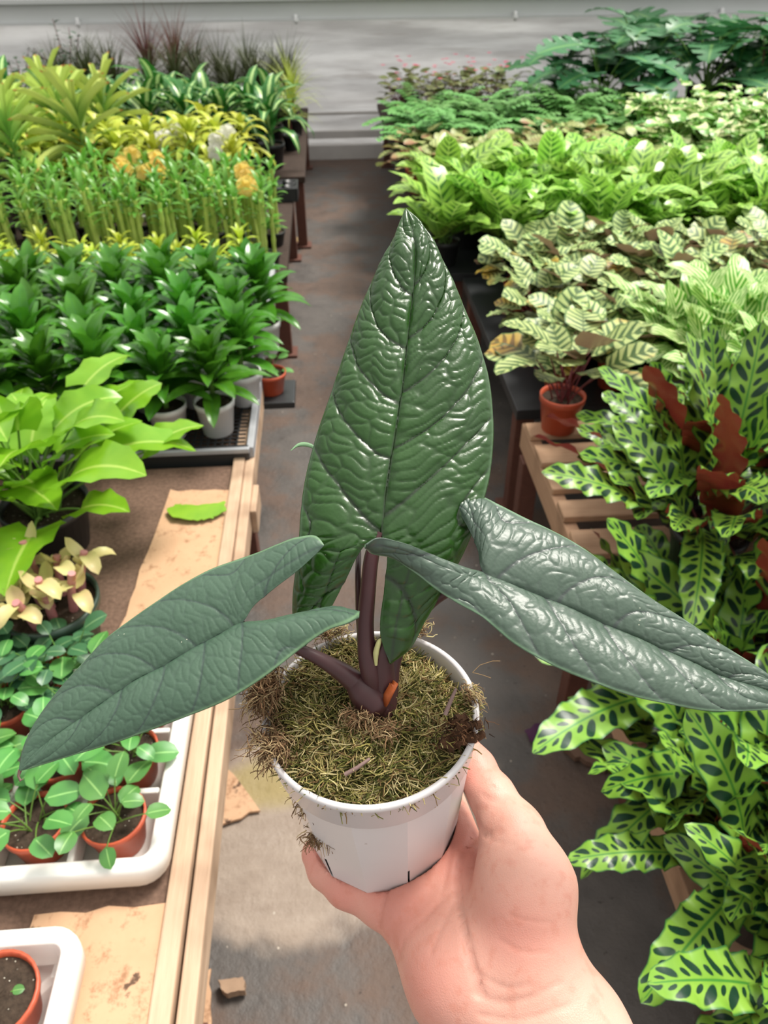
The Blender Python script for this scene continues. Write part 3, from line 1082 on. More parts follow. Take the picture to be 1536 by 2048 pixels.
kind('pothos', 'variegated_pothos', 'pothos', [k_petiole(s+120, 40, (0.06, 0.18), (0.3, 1.5), 0.10, 0.07, 'pothos', 'heart', 0.8, (-0.2, 0.4), 0.2, 0.006, 3, 6, 4, 0.15) for s in R(3)], 0.065, 0.10, 'black_pot')
kind('monst', 'monstera', 'monstera', [k_petiole(s+130, 15, (0.16, 0.34), (0.5, 1.45), 0.29, 0.27, 'monst', 'heart', 0.7, (-0.1, 0.3), 0.1, 0.0, 3, 30, 6, 0.25, 'stem', 0.02, 0.005, cuts=5) for s in R(3)], 0.09, 0.15, 'black_pot')
kind('begonia', 'begonia', 'begonia', [k_begonia(5), k_begonia(6)], 0.06, 0.09, 'black_pot')
kind('tallgreen', 'tall_leafy_plant', 'plant', [k_shrub(s+4, 'fern', 5, 0.5, (0.06, 0.03), 12) for s in R(2)], 0.06, 0.10, 'black_pot')

# left side, front to back
block('compacta', -0.285, -0.125, 13, 1.605, 0.145, 5, MZ, 'dark green dracaena on the mesh bench', 'dark green dracaenas in white pots', 1, 0.2, (0.84, 0.97), 0.012, (), -0.35, 0.012)
block('lime', -0.33, -0.13, 13, 2.42, 0.13, 3, MZ, 'low yellow-green dracaena before the bamboo', 'low yellow-green dracaenas', 2, 0.15, (0.5, 0.62))
block('bamboo', -0.235, -0.115, 17, 2.84, 0.14, 4, 0.37, 'lucky bamboo with upright pale canes', 'lucky bamboo clumps', 3, 0.2, (0.92, 1.05), 0.01)
block('croton', -0.40, -0.165, 6, 3.62, 0.17, 3, 0.37, 'yellow variegated croton behind the bamboo', 'yellow crotons', 4, 0.25, (1.0, 1.25))
for (px, py, k, lb) in ((440, 300, 'ywhite', 'orchid with white flowers standing rightmost among the yellow crotons'),
                        (350, 298, 'ywhite', 'white flowered orchid behind the yellow orchids'),
                        (320, 360, 'yorchid', 'yellow orchid standing between lucky bamboo and crotons, below white blooms'),
                        (235, 350, 'yorchid', 'yellow orchid with reddish centres beside the strap-leaved plants'),
                        (480, 385, 'yorchid', 'yellow orchid nearest the aisle behind the lucky bamboo')):
    q = on(px, py, 0.62)
    plant(k, q[0]+0.03, q[1]+0.1, 0.37, lb, 'orchids in bloom', 0.85, 0.5*math.sin(px), px)
block('strap', -1.02, -0.26, 5, 3.55, 0.27, 3, 0.37, 'strap-leaved plant with orange leaf tips', 'strap-leaved plants with orange tips', 5, 0.4, (0.85, 1.1))
block('corn', -0.30, -0.20, 9, 4.32, 0.22, 3, 0.37, 'striped corn plant on the far left bench', 'striped corn plants', 6, 0.35, (0.95, 1.15))
block('lime', -1.15, -0.2, 5, 4.35, 0.25, 3, 0.37, 'yellow-green dracaena left of the corn plants', 'yellow-green dracaenas by the corn plants', 7, 0.3, (1.2, 1.5))
block('grass', -0.22, -0.17, 9, 5.35, 0.2, 2, 0.37, 'dark grassy ponytail plant by the wall', 'dark grassy plants along the wall', 8, 0.3, (0.85, 1.05), skip=((4, 1), (5, 1)))
for i, (x, y) in enumerate(((-0.92, 5.62), (-1.10, 5.66))):
    plant('redgrass', x, y, 0.37, ('red spiky dracaena by the wall, nearer the aisle', 'red spiky dracaena by the wall, nearer the dark shrub')[i], 'red spiky dracaenas', 1.1, i, i)
plant('yelgrass', -0.19, 5.1, 0.37, 'yellow grassy spike plant at the aisle corner by the wall', None, 0.95, 0.4, 0)
plant('yelgrass', -0.20, 4.72, 0.37, 'yellow arching grassy plant beside the corn plants at the aisle', None, 0.8, 1.4, 1)
for i, (x, y, s) in enumerate(((-1.56, 5.45, 1.25), (-1.85, 5.45, 1.0), (-2.1, 5.5, 0.85))):
    plant('shrub', x, y, 0.37, ('tallest dark shrub by the wall, left of the grassy plants', 'middle dark shrub by the wall', 'smallest dark shrub by the wall at the left edge')[i], 'dark shrubs by the wall', s, i*1.3, i)

# right side
block('peacock', 0.60, 0.135, 12, 1.84, 0.135, 6, 0.385, 'peacock calathea in a terracotta pot', 'peacock calatheas in terracotta pots', 11, 0.2, (0.82, 0.98), 0.012, skip=((2, 0), (2, 1), (3, 0), (4, 0), (5, 0), (6, 0), (7, 0), (8, 0), (3, 1), (4, 1), (5, 1), (6, 1)))
plant('peacock_lone', 0.535, 1.60, LZ, 'peacock calathea in a terracotta pot standing alone on the pallet corner', None, 1.0, 0.9, 2)
tr = empty('nursery_tray', (1.17, 1.69, LZ), 'flat black nursery tray holding the striped calatheas in grey pots', 'tray')
mb = MB()
mb.box((0, 0, 0.005), (0.70, 0.54, 0.010))
mb.build('tray_base', M['black_pot'], tr, False)
mb = MB()
for s_ in (-1, 1):
    mb.box((s_*0.346, 0, 0.018), (0.008, 0.54, 0.032))
    mb.box((0, s_*0.266, 0.018), (0.684, 0.008, 0.032))
mb.build('tray_rim', M['black_pot'], tr, False)
block('vittata', 0.91, 0.13, 5, 1.49, 0.13, 4, LZ+0.0105, 'white-striped calathea in a grey pot', 'striped calatheas in grey pots', 12, 0.15, (1.0, 1.12), 0.004, stag=0.0)
block('leopard', 0.42, 0.20, 11, 2.80, 0.19, 4, 0.385, 'lime green calathea in the tall bright block', 'lime green calatheas', 13, 0.3, (0.76, 0.92), 0.02)
block('fitt', 0.44, 0.16, 7, 3.75, 0.17, 3, 0.385, 'marbled prayer plant behind the lime calatheas', 'marbled prayer plants', 14, 0.2, (0.95, 1.2))
block('fern', 0.44, 0.19, 8, 4.32, 0.2, 4, 0.385, 'leafy green fern on the far right bench', 'leafy ferns', 15, 0.25, (1.0, 1.25))
block('pothos', 1.62, 0.17, 8, 3.85, 0.19, 4, 0.385, 'cream variegated pothos by the ferns', 'variegated pothos', 16, 0.25, (1.05, 1.3))
block('begonia', 0.46, 0.2, 4, 5.35, 0.22, 2, 0.385, 'reddish begonia with pink flowers by the wall', 'begonias by the wall', 17, 0.25, (1.0, 1.15))
for i, (x, y, s) in enumerate(((1.62, 5.0, 0.85), (1.95, 5.25, 1.0), (2.3, 5.1, 1.0), (2.6, 5.35, 1.0), (1.5, 5.4, 0.75), (2.15, 5.5, 0.95), (2.9, 5.15, 1.0))):
    plant('monst', x, y, 0.385, 'dark green monstera by the wall, %s from the aisle' % ORD[[1, 2, 4, 5, 0, 3, 6][i]], 'monsteras by the wall', s*1.3, i*1.1, i)
for i, (x, y) in enumerate(((2.55, 4.9), (2.85, 4.95))):
    plant('tallgreen', x, y, 0.385, ('tall thin leafy plant before the monsteras', 'tall thin leafy plant at the right edge by the monsteras')[i], 'tall leafy plants', 1.1, i, i)

# the rattlesnake plants, the largest of the surrounding plants
RS = ((0.70, 1.22, LZ, 0.86), (0.82, 1.36, LZ, 0.76), (0.67, 1.06, LZ, 1.02), (0.94, 1.12, LZ, 1.05), (1.1, 1.26, LZ, 1.05),
      (0.60, 0.86, 0.22, 0.97), (0.76, 0.84, 0.22, 1.05), (0.58, 0.68, 0.22, 0.92), (0.73, 0.66, 0.22, 1.0), (0.57, 0.50, 0.22, 0.9), (0.71, 0.47, 0.22, 0.95), (0.57, 0.37, 0.22, 0.85))
RL = ('rattlesnake plant on the upper pallet, nearest the bare slats', 'rattlesnake plant at the back of the upper pallet, just before the striped calatheas', 'rattlesnake plant at the front corner of the upper pallet by the aisle',
      'rattlesnake plant in the middle of the upper pallet', 'rattlesnake plant at the right edge of the upper pallet', 'rattlesnake plant on the lower pallet below the big dark leaf',
      'rattlesnake plant on the lower pallet at the back right', 'rattlesnake plant on the lower pallet by the thumb of the hand', 'rattlesnake plant at the middle right of the lower pallet',
      'rattlesnake plant at the front of the lower pallet by the wrist', 'rattlesnake plant in the bottom right corner', 'rattlesnake plant at the very bottom of the view, right of the wrist')
for i, (x, y, z, s) in enumerate(RS):
    plant('rattle', x, y, z, RL[i], 'rattlesnake plants', s, i*2.1+0.4, i)

# left near things
q = on(175, 1120, LZ)
plant('phil', q[0]-0.07, q[1]+0.05, LZ, 'pale green broad-leaved philodendron in a black pot on the left bench', None, 1.0, 0.7)
q = on(-40, 1160, LZ)
plant('phil', q[0]-0.12, q[1]+0.03, LZ, 'second broad-leaved philodendron cut off by the left edge', None, 0.95, 2.7)
q = on(120, 1310, LZ)
plant('succ', q[0]+0.005, q[1]+0.02, LZ, 'pinkish pale succulent in a dark green pot on the left bench', None, 1.3, 0.3)
for i, (px, py) in enumerate(((40, 1310), (95, 1400), (20, 1430), (150, 1390), (-20, 1350))):
    q = on(px, py, LZ)
    plant('ivyd', q[0], q[1], LZ, 'small blue-green ivy between the succulent and the white tray, %s from the left' % ORD[[2, 3, 1, 4, 0][i]], 'small ivies behind the tray', 1.0, i*1.7, i)


def pot_tray(cx, cy, w, d, nx, ny, label, rz=0.0, hole=0.047):
    """moulded tray: flange, skirt, floor, and a web between the pot wells"""
    r = empty('pot_tray', (cx, cy, LZ+0.006), label, 'tray', None, rz)
    h, rc = 0.052, 0.035

    def ring(ins, z):
        out = []
        a, b, q = w/2-ins, d/2-ins, max(0.004, rc-ins)
        for (sx_, sy_, a0) in ((1, 1, 0), (-1, 1, 90), (-1, -1, 180), (1, -1, 270)):
            for k in range(7):
                t = math.radians(a0+15*k)
                out.append((sx_*(a-q)+q*math.cos(t), sy_*(b-q)+q*math.sin(t), z))
        return out
    mb = MB()
    mb.grid(np.array([ring(*p) for p in ((0.016, 0.0), (0.012, 0.012), (0.004, 0.014), (0.0, 0.016), (-0.001, h-0.012), (0.001, h-0.002), (0.004, h), (0.018, h), (0.021, h-0.003), (0.024, 0.004), (0.12, 0.002))]), None, True)
    mb.face(ring(0.1, 0.002))
    mb.build('shell', M['tray_white'], r)
    px_, py_ = (w-0.045)/nx, (d-0.045)/ny
    mb = MB()
    for i in range(1, nx):
        mb.box((-w/2+0.0225+i*px_, 0, 0.022), (0.009, d-0.05, 0.036))
    for j in range(1, ny):
        mb.box((0, -d/2+0.0225+j*py_, 0.022), (w-0.05, 0.009, 0.036))
    for i in range(1, nx):
        for j in range(1, ny):
            mb.lathe([(0.016, 0.004), (0.012, 0.03), (0.008, 0.046), (0.001, 0.047)], 10, (-w/2+0.0225+i*px_, -d/2+0.0225+j*py_, 0))
    if nx > 1 or ny > 1:
        bevel(mb.build('divider', M['tray_white'], r, False), 0.003)
    for i in range(3):
        for j in (-1, 1):
            mb = MB()
            mb.box(((i-1)*w*0.3, j*(d/2-0.03), -0.001), (w*0.18, 0.022, 0.01))
            bevel(mb.build('foot', M['tray_white'], r, False), 0.003)
    return [(cx+math.cos(rz)*(-w/2+0.0225+(i+0.5)*px_), cy+math.sin(rz)*0+(-d/2+0.0225+(j+0.5)*py_), i, j) for j in range(ny) for i in range(nx)]


spots = pot_tray(-0.475, 0.682, 0.45, 0.345, 4, 3, 'large white moulded pot tray of small figs on the left bench')
rnd = random.Random(77)
for (x, y, i, j) in spots:
    plant('vine', x, y, LZ+0.009, 'small round-leaved fig in the white tray, %s row, %s from the aisle' % (('front', 'middle', 'back')[j], ORD[3-i]), 'small figs in the white tray', 1.0, rnd.uniform(0, 6), i+j*2)
q = on(22, 1985, LZ+0.05)
spots = pot_tray(q[0]-0.01, q[1]-0.01, 0.155, 0.155, 1, 1, 'small white tray holding one seedling pot at the bottom left')
kind('seed', 'seedling_pot', 'pot', [k_vine(41, 'ivy', 2, 0.014, 0.02)], 0.048, 0.062, 'terra_pot')
plant('seed', spots[0][0], spots[0][1], LZ+0.009, 'terracotta pot of bare gritty soil in the small white tray', None, 1.0, 0.3)


# black trays at the aisle
def cell_tray(cx, cy, z, w, d, nx, ny, label):
    r = empty('cell_tray', (cx, cy, z), label, 'tray')
    mb = MB()
    for s in (-1, 1):
        mb.box((s*(w/2-0.004), 0, 0.03), (0.008, d, 0.06))
        mb.box((0, s*(d/2-0.004), 0.03), (w-0.016, 0.008, 0.06))
    mb.box((0, 0, 0.004), (w-0.016, d-0.016, 0.008))
    bevel(mb.build('shell', M['black_pot'], r, False), 0.002)
    for i in range(nx):
        for j in range(ny):
            mb = MB()
            c = (-w/2+(i+0.5)*w/nx, -d/2+(j+0.5)*d/ny, 0.012)
            q = min(w/nx, d/ny)*0.44
            mb.lathe([(q*0.7, 0), (q, 0.05), (q*0.92, 0.05), (q*0.85, 0.04), (0.001, 0.038)], 16, c)
            mb.build('cell', M['black_pot'], r)


cell_tray(-0.245, 3.78, 0.37, 0.20, 0.16, 3, 2, 'black cell tray of empty cells at the far left bench corner')
kind('redpot', 'small_potted_plant', 'plant', [k_vine(51, 'fern', 9, 0.03, 0.06)], 0.045, 0.06, 'terra_pot')
q = on(543, 782, MZ-0.055)
mb = MB()
mb.box((0, 0, 0), (0.13, 0.13, 0.02))
mb.box((-0.05, 0, -0.03), (0.02, 0.10, 0.05))
sh = bevel(mb.build('side_shelf', M['black_pot'], MESHB, False), 0.003)
sh.location = (q[0]-MESHC[0], q[1]-MESHC[1], MZ-0.066)
plant('redpot', q[0], q[1], MZ-0.056, 'small plant in a red pot at the aisle edge of the dracaena block', None, 1.0, 0.5)

# ------------------------------------------------------------------ the plant held up in front
RM, BM = pt(740, 1420, 0.401), pt(765, 1642, 0.4657)
PH = float(np.linalg.norm(RM-BM))
zl = (RM-BM)/PH
xl = CAM-BM
xl = xl-zl*(xl @ zl)
xl /= np.linalg.norm(xl)
yl = np.cross(zl, xl)
PM = Matrix(((xl[0], yl[0], zl[0], BM[0]), (xl[1], yl[1], zl[1], BM[1]), (xl[2], yl[2], zl[2], BM[2]), (0, 0, 0, 1)))
PMI = PM.inverted()


def loc(x, y, z):
    return BM+xl*x+yl*y+zl*z


def tol(p):
    d = np.asarray(p)-BM
    return np.stack([d @ xl, d @ yl, d @ zl], -1)


hero = empty('potted_alocasia', BM, 'dark-leaved alocasia in a white pot of moss, held up in a hand', 'potted plant')
hero.matrix_world = PM
HINV = PMI


def hlink(name, mb_or_mesh, mats=None, smooth=True, color=False, parent=None):
    """meshes are given in the pot's own frame"""
    me = mb_or_mesh.mesh(name, mats, smooth, color) if isinstance(mb_or_mesh, MB) else mb_or_mesh
    return link(name, me, parent if parent is not None else hero)


RB, RBT, RR = 0.0432, 0.0525, 0.0562


def mat_pot():
    t = NT('scuffed_white_pot')
    n = t.noise(90, 5)
    c = t.mix(t.noise(14, 3), srgb(208, 202, 202), srgb(222, 218, 218))
    c = t.mix(t.sstep(n, 0.70, 0.76), c, srgb(140, 118, 104))
    return t.fin(c, 0.32, 0.5)


mpot = mat_pot()
mb = MB()
# faceted lower body: twelve flats, slots cut through the wall at every other edge
E0 = math.radians(13)
zs = [0.0, 0.004, 0.024, 0.026, PH*0.80]
cols = []
for k in range(12):
    a0 = E0+k*math.pi/6
    for f in (0.0, 0.055, 0.945):
        cols.append((k, f))


def body(k, f, z, off=0.0):
    a0, a1 = E0+k*math.pi/6, E0+(k+1)*math.pi/6
    r = (RB+(RBT-RB)*z/(PH*0.80)-off)*1.018
    p, q_ = np.array([math.cos(a0), math.sin(a0)])*r, np.array([math.cos(a1), math.sin(a1)])*r
    w = p+(q_-p)*f
    return (w[0], w[1], z)


nc = len(cols)
for off, flip in ((0.0, False), (0.0016, True)):
    for i in range(len(zs)-1):
        for j in range(nc):
            k, f = cols[j]
            if i in (0, 1) and f == 0.0 and k % 2 == 0:
                continue
            k2, f2 = cols[(j+1) % nc]
            if k2 != k:
                k2, f2 = k, 1.0
            pts = [body(k, f, zs[i], off), body(k2, f2, zs[i], off), body(k2, f2, zs[i+1], off), body(k, f, zs[i+1], off)]
            mb.face(pts[::-1] if flip else pts)
mb.face([body(k, 0, 0.0008) for k in range(12)])
hlink('pot_body', mb, mpot, False)
mb = MB()
mb.lathe([(RBT*0.985, PH*0.795), (RBT*1.025, PH*0.80), (RBT*1.03, PH*0.803), (RR-0.0008, PH-0.0045), (RR+0.0004, PH-0.003), (RR+0.0004, PH-0.0008), (RR-0.0006, PH),
          (RR-0.0024, PH-0.0003), (RR-0.003, PH-0.003), (RBT*0.97, PH*0.80), (RBT*0.9, PH*0.6)], 96)
hlink('pot_rim', mb, mpot)
mb = MB()
mb.lathe([(0.001, 0.002), (RB-0.003, 0.002), (RBT-0.004, PH*0.78), (0.001, PH*0.80)], 24)
hlink('root_ball', mb, M['soil'])


# moss: a lumpy mound and thousands of loose fibres on it
def moss_h(x, y):
    r = math.hypot(x, y)
    rim = RR-0.0035
    f = max(0.0, 1-(r/rim)**2)
    gap = 0.010*math.exp(-(((x+0.026)/0.022)**2+((y-0.044)/0.014)**2))
    return PH-0.008+0.014*f**0.7+0.0032*math.sin(x*170+1)*math.sin(y*150)+0.0015*math.sin(x*330+y*210)-gap


mb = MB()
rr = np.concatenate([[0.0005], np.linspace(0.006, RR-0.0032, 16)])
th = np.arange(64)*2*math.pi/64
mb.grid(np.array([[(r*math.cos(a), r*math.sin(a), moss_h(r*math.cos(a), r*math.sin(a))) for a in th] for r in rr[::-1]]), None, True)


def mat_moss():
    t = NT('peat_and_moss')
    n = t.noise(130, 5)
    c = t.mix(n, srgb(30, 30, 16), srgb(92, 88, 48))
    c = t.mix(t.sstep(t.noise(40, 3), 0.5, 0.7), c, srgb(70, 56, 38))
    t.bump(n, 0.004)
    return t.fin(c, 0.95, 0.15)


def mat_fibre():
    t = NT('moss_fibre')
    a = t.n.new('ShaderNodeAttribute')
    a.attribute_name = 'tint'
    return t.fin(a.outputs['Color'], 0.85, 0.2, 0.15)


moss = hlink('moss', mb, mat_moss())
FIB = mat_fibre()
MC = [srgb(128, 126, 66), srgb(158, 148, 86), srgb(98, 102, 52), srgb(186, 172, 112), srgb(206, 192, 142), srgb(138, 112, 76), srgb(76, 80, 42)]
RC = [srgb(176, 146, 110), srgb(146, 112, 82), srgb(200, 176, 134), srgb(118, 90, 66)]
rnd = random.Random(5)


def fibre(mb, p, az, el, L, r, curl, col, n=4, sag=0.0):
    a, e = az, el
    pts = [np.array(p, float)]
    for i in range(n):
        pts.append(pts[-1]+np.array([math.cos(a)*math.cos(e), math.sin(a)*math.cos(e), math.sin(e)])*L/n)
        a += rnd.uniform(-curl, curl)
        e += rnd.uniform(-curl, curl)*0.5-sag/n
    mb.c = col
    mb.tube(pts, np.linspace(r, r*0.5, n+1), 3, False)


mb = MB()
for i in range(7500):
    r = (RR-0.004)*math.sqrt(rnd.random())
    a = rnd.uniform(0, 6.283)
    x, y = r*math.cos(a), r*math.sin(a)
    z = moss_h(x, y)+rnd.uniform(-0.001, 0.0015)
    pale = 0.5+0.5*math.sin(x*120+2)*math.sin(y*90+0.5)
    k = rnd.choice(MC[:3]+MC[6:]) if rnd.random() > 0.35+0.35*pale else rnd.choice(MC[3:6])
    s = rnd.uniform(0.7, 1.3)
    fibre(mb, (x, y, z), rnd.uniform(0, 6.283), rnd.uniform(-0.2, 0.55), rnd.uniform(0.004, 0.011), rnd.uniform(0.00025, 0.0006), 0.5, tuple(c*s for c in k[:3])+(1,), 3)
tag(hlink('moss_fibres', mb, FIB, True, True), kind='stuff')


def tuft(cx, cy, cz, n, spread, cols, L, seed, out=1.0, sag=1.0, thick=0.00032):
    global rnd
    rnd = random.Random(seed)
    mb = MB()
    ro = math.atan2(cy, cx)
    for i in range(n):
        p = (cx+rnd.gauss(0, spread[0]), cy+rnd.gauss(0, spread[1]), cz+rnd.gauss(0, spread[2]))
        s = rnd.uniform(0.6, 1.25)
        k = rnd.choice(cols)
        fibre(mb, p, ro+rnd.uniform(-1.6, 1.6)*out, rnd.uniform(-0.9, 0.7), rnd.uniform(*L), thick*rnd.uniform(0.6, 1.4), 0.6, tuple(c*s for c in k[:3])+(1,), 5, sag)
    return mb


def at_px(px, py, d):
    return tol(pt(px, py, d))


for (px, py, d, n, sp, L, sd, nm) in ((536, 1385, 0.399, 520, (0.006, 0.004, 0.007), (0.006, 0.017), 11, 'root_tuft'), (532, 1345, 0.406, 320, (0.005, 0.004, 0.006), (0.006, 0.015), 12, 'root_tuft'),
                                     (552, 1488, 0.386, 480, (0.005, 0.005, 0.003), (0.004, 0.013), 13, 'root_tuft'), (612, 1590, 0.394, 150, (0.002, 0.002, 0.005), (0.005, 0.012), 14, 'root_tuft'),
                                     (640, 1672, 0.412, 170, (0.002, 0.003, 0.0026), (0.004, 0.010), 15, 'root_tuft'), (938, 1395, 0.405, 160, (0.003, 0.002, 0.004), (0.004, 0.011), 16, 'root_tuft'),
                                     (835, 1255, 0.437, 130, (0.003, 0.003, 0.002), (0.003, 0.009), 17, 'root_tuft'), (665, 1265, 0.437, 160, (0.003, 0.005, 0.002), (0.003, 0.010), 18, 'root_tuft'),
                                     (850, 1580, 0.378, 26, (0.002, 0.006, 0.002), (0.005, 0.012), 19, 'root_tuft'), (720, 1428, 0.382, 160, (0.003, 0.004, 0.002), (0.003, 0.008), 20, 'root_tuft'),
                                     (760, 1455, 0.380, 130, (0.003, 0.004, 0.002), (0.003, 0.009), 21, 'root_tuft')):
    c = at_px(px, py, d)
    hlink(nm, tuft(c[0], c[1], c[2], n, sp, RC if sd not in (16, 17, 18) else RC+MC[3:5], L, sd), FIB, True, True)

# bark chunk, twigs, stray roots
rnd = random.Random(31)
c = at_px(905, 1470, 0.385)
mb = MB()
th = np.linspace(0, math.pi, 9)
for k in range(46):
    w_ = np.array([rnd.gauss(0, 0.0032), rnd.gauss(0, 0.0075), rnd.gauss(0, 0.0018)])
    p_ = c+w_+np.array([0, 0.0, 0.10*w_[1]])
    mb.box(tuple(p_), (rnd.uniform(0.002, 0.006), rnd.uniform(0.003, 0.009), rnd.uniform(0.001, 0.0028)), rnd.uniform(0, 3), rnd.uniform(-0.7, 0.7), rnd.uniform(-0.7, 0.7))
hlink('bark_chunk', mb, plain('bark', srgb(92, 64, 46), 0.9, 0.2, 200, 0.4, 0.003), False)
hlink('bark_fibres', tuft(c[0], c[1], c[2]+0.004, 160, (0.004, 0.008, 0.003), [srgb(86, 58, 40), srgb(60, 42, 30), srgb(150, 110, 80)], (0.003, 0.008), 33), FIB, True, True)
tw = plain('grey_twig', srgb(150, 124, 118), 0.8, 0.2, 150, 0.2)
for P_ in ([(890, 1430, 0.377), (902, 1400, 0.378), (912, 1378, 0.376)], [(690, 1549, 0.367), (715, 1535, 0.366), (740, 1517, 0.367)]):
    mb = MB()
    mb.tube([at_px(*p) for p in P_], [0.0011, 0.0010, 0.0007], 6)
    hlink('twig', mb, tw)
mb = MB()
mb.c = srgb(170, 140, 100)
for P_ in ([(945, 1345, 0.42), (960, 1330, 0.42), (985, 1322, 0.42), (1000, 1322, 0.421)], [(945, 1345, 0.42), (965, 1350, 0.42), (982, 1356, 0.42)],
           [(948, 1440, 0.41), (965, 1450, 0.41), (972, 1478, 0.41)], [(530, 1470, 0.40), (505, 1468, 0.40), (480, 1500, 0.40)], [(950, 1410, 0.41), (975, 1425, 0.41)]):
    mb.tube([at_px(*p) for p in P_], 0.00016, 4, False)
tag(hlink('stray_roots', mb, FIB, True, True))


# ------------------------------------------------------------------ alocasia leaves
def catmull(S, P, s):
    S, P = np.array(S), np.array(P, float)
    m = np.gradient(P, S, axis=0)
    i = np.clip(np.searchsorted(S, s)-1, 0, len(S)-2)
    h = (S[i+1]-S[i])[:, None]
    t = ((s-S[i])/h[:, 0])[:, None]
    return (2*t**3-3*t**2+1)*P[i]+(t**3-2*t**2+t)*h*m[i]+(-2*t**3+3*t**2)*P[i+1]+(t**3-t**2)*h*m[i+1]


def hash2(i, j, k):
    x = np.sin(i*127.1+j*311.7+k*74.7)*43758.5453
    return x-np.floor(x)


def cells(x, y):
    """distance to nearest and second nearest of jittered points"""
    ix, iy = np.floor(x), np.floor(y)
    f1 = np.full(x.shape, 9.0)
    f2 = np.full(x.shape, 9.0)
    for a in (-1, 0, 1):
        for b in (-1, 0, 1):
            cx, cy = ix+a, iy+b
            d = np.hypot(cx+0.15+0.7*hash2(cx, cy, 1)-x, cy+0.15+0.7*hash2(cx, cy, 2)-y)
            f2 = np.where(d < f1, f1, np.minimum(f2, d))
            f1 = np.minimum(d, f1)
    return f1, f2


def vnoise(x, y, k):
    ix, iy = np.floor(x), np.floor(y)
    fx, fy = x-ix, y-iy
    fx, fy = fx*fx*(3-2*fx), fy*fy*(3-2*fy)
    return (hash2(ix, iy, k)*(1-fx)+hash2(ix+1, iy, k)*fx)*(1-fy)+(hash2(ix, iy+1, k)*(1-fx)+hash2(ix+1, iy+1, k)*fx)*fy


def relief(S, V, side, seed, soft):
    """height of the quilted blade in millimetres, and veins plus painted valley shade as vein"""
    hw = 190*np.clip(np.sin(math.pi*np.clip(S, 0.0, 1)**0.8)**0.6, 0.08, 1)
    lob = 1/(1+np.exp(-(S-0.79)*40))
    ph = (S*(1-lob)+(0.76+(S-0.76)*1.0)*lob+(0.21*(1-lob)-0.12*lob)*V**1.35-0.37)/0.128
    ph = ph+0.10*(vnoise(S*9+seed, V*2, 3)-0.5)+(0.18 if side > 0 else 0)
    k = np.round(ph)
    d = np.abs(ph-k)*0.128*850*np.clip(0.55+0.45*hw/190, 0.3, 1)
    fade = np.clip((ph+2.6)/1.3, 0.15, 1)
    g = np.exp(-(d/5.0)**2)*fade
    bulge = 1-np.exp(-(d/26)**2)
    B = V*hw
    x = B/62+0.5*(vnoise(S*14, B/40, 5)-0.5)+seed*1.3+np.floor(ph)*0.37
    y = (S*850+0.42*B)/19+1.5*(vnoise(S*17+seed, B/40, 7)-0.5)+seed*3.7
    f1, f2 = cells(x, y)
    e = f2-f1
    q = np.clip(e/0.34, 0, 1)
    q = q*q*(3-2*q)
    g1, g2 = cells(x*2.7+5, y*2.4+3)
    q2 = np.clip((g2-g1)/0.4, 0, 1)
    mid = np.exp(-(B/4.5)**2)*(S < 0.775)
    edge = np.clip((1-V)*hw/14, 0, 1)
    basal = np.exp(-(np.abs(B-0.28*hw)/4.0)**2)*lob
    h = (1.75*bulge+0.85*q*np.clip(S/0.22, 0.35, 1)+0.12*q2)*edge*np.clip(B/10, 0.25, 1)-0.9*g*edge-0.5*mid-0.7*basal*edge
    rim = np.exp(-(((1-V)*hw-2.5)/2.5)**2)
    h = h*soft+0.25*rim
    vein_shade = np.clip(np.maximum.reduce([g, mid*1.0, basal*0.8, 0.45*(1-q)*edge]), 0, 1)  # dark veins, with the shade of the quilt valleys painted in
    return h, vein_shade, rim


